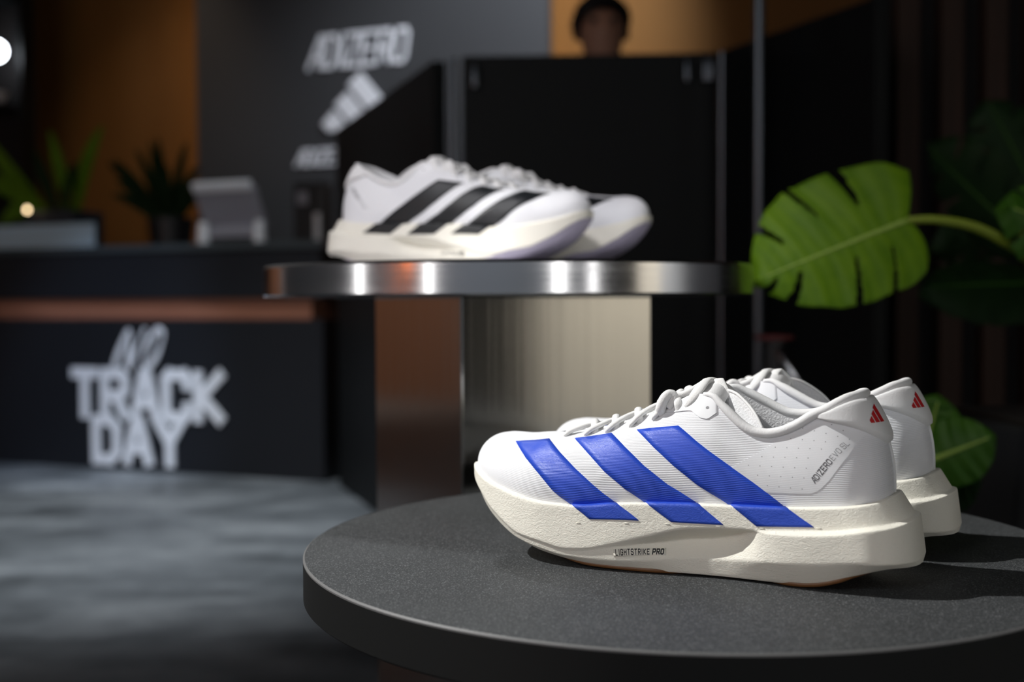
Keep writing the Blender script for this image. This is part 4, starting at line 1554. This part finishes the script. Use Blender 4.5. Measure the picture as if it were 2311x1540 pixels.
B = Vector((0.4941, 1.46, 0.8394))
T1 = Vector((0.2962, 1.42, 0.7674))
U1 = Vector((0.4795, 1.52, 0.9334))
ex = T1 - B
ey = U1 - B
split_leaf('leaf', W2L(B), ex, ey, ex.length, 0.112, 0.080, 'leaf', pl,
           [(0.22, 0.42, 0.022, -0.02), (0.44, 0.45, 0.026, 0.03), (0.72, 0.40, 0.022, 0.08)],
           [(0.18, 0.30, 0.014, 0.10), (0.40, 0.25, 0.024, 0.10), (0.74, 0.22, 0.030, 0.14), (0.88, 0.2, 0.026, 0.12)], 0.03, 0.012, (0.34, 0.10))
pth = catmull([W2L(B), W2L(Vector((0.5272, 1.46, 0.8398))), W2L(Vector((0.5754, 1.47, 0.8326))), W2L(Vector((0.6228, 1.49, 0.8157))), W2L(Vector((0.6758, 1.52, 0.7883))), W2L(Vector((0.7572, 1.58, 0.7135))), (0.06, 0.0, 0.566)], 8)
tube('stalk', pth, [0.0048 + 0.004 * i / len(pth) for i in range(len(pth))], 'stem', pl, seg=10, uv=False)


def extra_leaf(bp, tp, up, ln_k, wu, wl, m, slots):
    B_, T_, U_ = Vector(bp), Vector(tp), Vector(up)
    e1 = T_ - B_
    split_leaf('leaf', W2L(B_), e1, U_ - B_, e1.length * ln_k, wu, wl, m, pl, slots, slots, 0.05, 0.02)
    pt = catmull([W2L(B_), W2L((B_ * 0.6 + Vector((PLX, PLY, 0.72)) * 0.4)), (0.02, 0.02, 0.566)], 8)
    tube('stalk', pt, 0.005, 'stem', pl, seg=8, uv=False)


S2 = [(0.25, 0.4, 0.02, 0.05), (0.5, 0.35, 0.025, 0.08), (0.72, 0.35, 0.025, 0.1)]
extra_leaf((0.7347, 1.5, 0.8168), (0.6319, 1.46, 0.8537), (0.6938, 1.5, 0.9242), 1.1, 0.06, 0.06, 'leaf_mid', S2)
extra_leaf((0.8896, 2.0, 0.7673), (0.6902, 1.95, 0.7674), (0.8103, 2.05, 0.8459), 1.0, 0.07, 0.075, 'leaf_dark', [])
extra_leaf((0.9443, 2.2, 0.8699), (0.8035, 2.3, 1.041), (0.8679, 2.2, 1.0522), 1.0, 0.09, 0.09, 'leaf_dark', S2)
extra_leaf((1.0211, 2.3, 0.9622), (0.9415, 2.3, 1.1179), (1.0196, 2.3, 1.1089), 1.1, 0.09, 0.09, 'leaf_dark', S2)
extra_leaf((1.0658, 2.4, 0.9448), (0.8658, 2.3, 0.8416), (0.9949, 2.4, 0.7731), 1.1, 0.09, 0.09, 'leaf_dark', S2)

p2 = empty('leafy_plant', (0.585, 1.50, 0), 0, 'low green plant in a round pot between the near table and the planter', 'plant')
PLX, PLY = 0.585, 1.50
lathe('pot', [(0, 0), (0.11, 0), (0.14, 0.30), (0.125, 0.30), (0.12, 0.27), (0, 0.27)], 'planter', p2, 40)
pl = p2
for bp, tp, up, m in (((0.5156, 1.46, 0.5497), (0.5272, 1.44, 0.6181), (0.5657, 1.44, 0.585), 'leaf_mid'), ((0.5168, 1.44, 0.5413), (0.5767, 1.4, 0.5759), (0.5523, 1.42, 0.6035), 'leaf_mid'),
                      ((0.5499, 1.5, 0.51), (0.5798, 1.46, 0.5104), (0.5648, 1.48, 0.5469), 'leaf_dark'), ((0.5157, 1.5, 0.5045), (0.5319, 1.45, 0.4789), (0.5537, 1.45, 0.5121), 'leaf_dark')):
    B_, T_, U_ = Vector(bp), Vector(tp), Vector(up)
    e1 = T_ - B_
    split_leaf('leaf', W2L(B_), e1, U_ - B_, e1.length, 0.042, 0.042, m, p2, [], [], 0.05, 0.012)
    pt = catmull([W2L(B_), W2L((B_ * 0.6 + Vector((PLX, PLY, 0.45)) * 0.4)), (0.0, 0.0, 0.268)], 8)
    tube('stalk', pt, 0.004, 'stem', p2, seg=8, uv=False)

# ------------------------------------------------------------------ person behind the screen
per = empty('person', (0.305, 3.95, 0), 0, 'dark-haired person in dark clothes standing behind the black screen', 'person')


def skin_body():
    J = {'pelvis': ((0, 0, 0.93), 0.135), 'waist': ((0, 0.0, 1.08), 0.125), 'chest': ((0, 0.01, 1.27), 0.145), 'neck0': ((0, 0.015, 1.43), 0.075),
         'neck': ((0, 0.0, 1.50), 0.054), 'jaw': ((0, -0.02, 1.575), 0.068), 'head': ((0, -0.005, 1.655), 0.088), 'crown': ((0, 0.0, 1.72), 0.062)}
    E_ = [('pelvis', 'waist'), ('waist', 'chest'), ('chest', 'neck0'), ('neck0', 'neck'), ('neck', 'jaw'), ('jaw', 'head'), ('head', 'crown')]
    for s, sn in ((-1, 'r'), (1, 'l')):
        J.update({'hip' + sn: ((0.095 * s, 0, 0.88), 0.09), 'knee' + sn: ((0.10 * s, -0.01, 0.48), 0.06), 'ankle' + sn: ((0.10 * s, 0.01, 0.09), 0.042), 'toe' + sn: ((0.11 * s, -0.15, 0.035), 0.035),
                  'sh' + sn: ((0.175 * s, 0.015, 1.39), 0.062), 'el' + sn: ((0.225 * s, 0.02, 1.12), 0.045), 'wr' + sn: ((0.23 * s, -0.05, 0.88), 0.030), 'palm' + sn: ((0.228 * s, -0.065, 0.81), 0.030)})
        E_ += [('pelvis', 'hip' + sn), ('hip' + sn, 'knee' + sn), ('knee' + sn, 'ankle' + sn), ('ankle' + sn, 'toe' + sn), ('chest', 'sh' + sn), ('sh' + sn, 'el' + sn), ('el' + sn, 'wr' + sn), ('wr' + sn, 'palm' + sn)]
        for k, (dx, dy, l_) in enumerate(((0.0, -0.022, 0.055), (0.0, -0.008, 0.065), (0.0, 0.006, 0.06), (0.0, 0.018, 0.048))):
            J['f%d%s' % (k, sn)] = ((0.228 * s, -0.065 + dy, 0.775), 0.009)
            J['g%d%s' % (k, sn)] = ((0.222 * s, -0.07 + dy, 0.775 - l_), 0.008)
            E_ += [('palm' + sn, 'f%d%s' % (k, sn)), ('f%d%s' % (k, sn), 'g%d%s' % (k, sn))]
        J['t' + sn] = ((0.215 * s, -0.105, 0.80), 0.010)
        E_ += [('palm' + sn, 't' + sn)]
    names = list(J)
    me = bpy.data.meshes.new('body')
    me.from_pydata([J[n][0] for n in names], [(names.index(a), names.index(b)) for a, b in E_], [])
    o = link('body', me, None, per)
    me.materials.append(M['dark_cloth'])
    me.materials.append(M['skin'])
    md = o.modifiers.new('skin', 'SKIN')
    sv = me.skin_vertices[0].data
    for i, n in enumerate(names):
        sv[i].radius = (J[n][1], J[n][1] * (0.72 if n in ('chest', 'waist', 'pelvis') else 1.0))
        sv[i].use_root = (n == 'pelvis')
    md.use_smooth_shade = True
    ss = o.modifiers.new('sub', 'SUBSURF')
    ss.levels = ss.render_levels = 2
    dg = bpy.context.evaluated_depsgraph_get()
    ev = o.evaluated_get(dg)
    m2 = bpy.data.meshes.new_from_object(ev)
    o.modifiers.clear()
    o.data = m2
    m2.materials.clear()
    m2.materials.append(M['dark_cloth'])
    m2.materials.append(M['skin'])
    for p in m2.polygons:
        z = p.center.z
        p.material_index = 1 if (z > 1.47 or (z < 0.87 and abs(p.center.x) > 0.185)) else 0
        p.use_smooth = True
    # face: push the nose out, press the eye sockets in
    for v in m2.vertices:
        x, y, z = v.co
        if z > 1.56 and y < -0.04:
            v.co.y -= 0.026 * math.exp(-((x / 0.014) ** 2) - ((z - 1.63) / 0.022) ** 2)
            for s in (-1, 1):
                v.co.y += 0.012 * math.exp(-(((x - 0.032 * s) / 0.016) ** 2) - ((z - 1.665) / 0.013) ** 2)
    return o


body = skin_body()
vs, fs = [], []
nu, nv = 20, 28
for i in range(nu):
    th = math.pi * 0.62 * i / (nu - 1)
    for j in range(nv):
        ph = 2 * math.pi * j / nv
        front = max(0, -math.sin(ph))
        t2 = th * (1 - 0.40 * front ** 1.5)
        r1 = 0.100 + 0.006 * math.sin(7 * ph + 3 * th)
        vs.append((r1 * 0.98 * math.sin(t2) * math.cos(ph), 0.005 + (r1 + 0.012) * math.sin(t2) * math.sin(ph), 1.665 + 0.108 * math.cos(t2)))
fs = grid_faces(nu, nv, 0, False, True)
mesh('hair', vs, fs, 'hair', per, merge=1e-5)
for s in (-1, 1):
    vs = []
    for i in range(9):
        a = math.pi * i / 8
        for j in range(10):
            b = 2 * math.pi * j / 10
            vs.append((s * (0.088 + 0.010 * math.cos(a) * 0.5 + 0.006 * math.sin(a) * math.cos(b)), 0.01 + 0.014 * math.sin(a) * math.sin(b), 1.645 + 0.028 * math.cos(a)))
    mesh('ear', vs, grid_faces(9, 10, 0, False, True), 'skin', per, merge=1e-5)
    lathe('eye', [(0, -0.011)] + [(0.011 * math.sin(q), -0.011 * math.cos(q)) for q in np.linspace(0.2, 3.0, 8)] + [(0, 0.011)], 'black_ink', per, 12, loc=(0.032 * s, -0.074, 1.664))
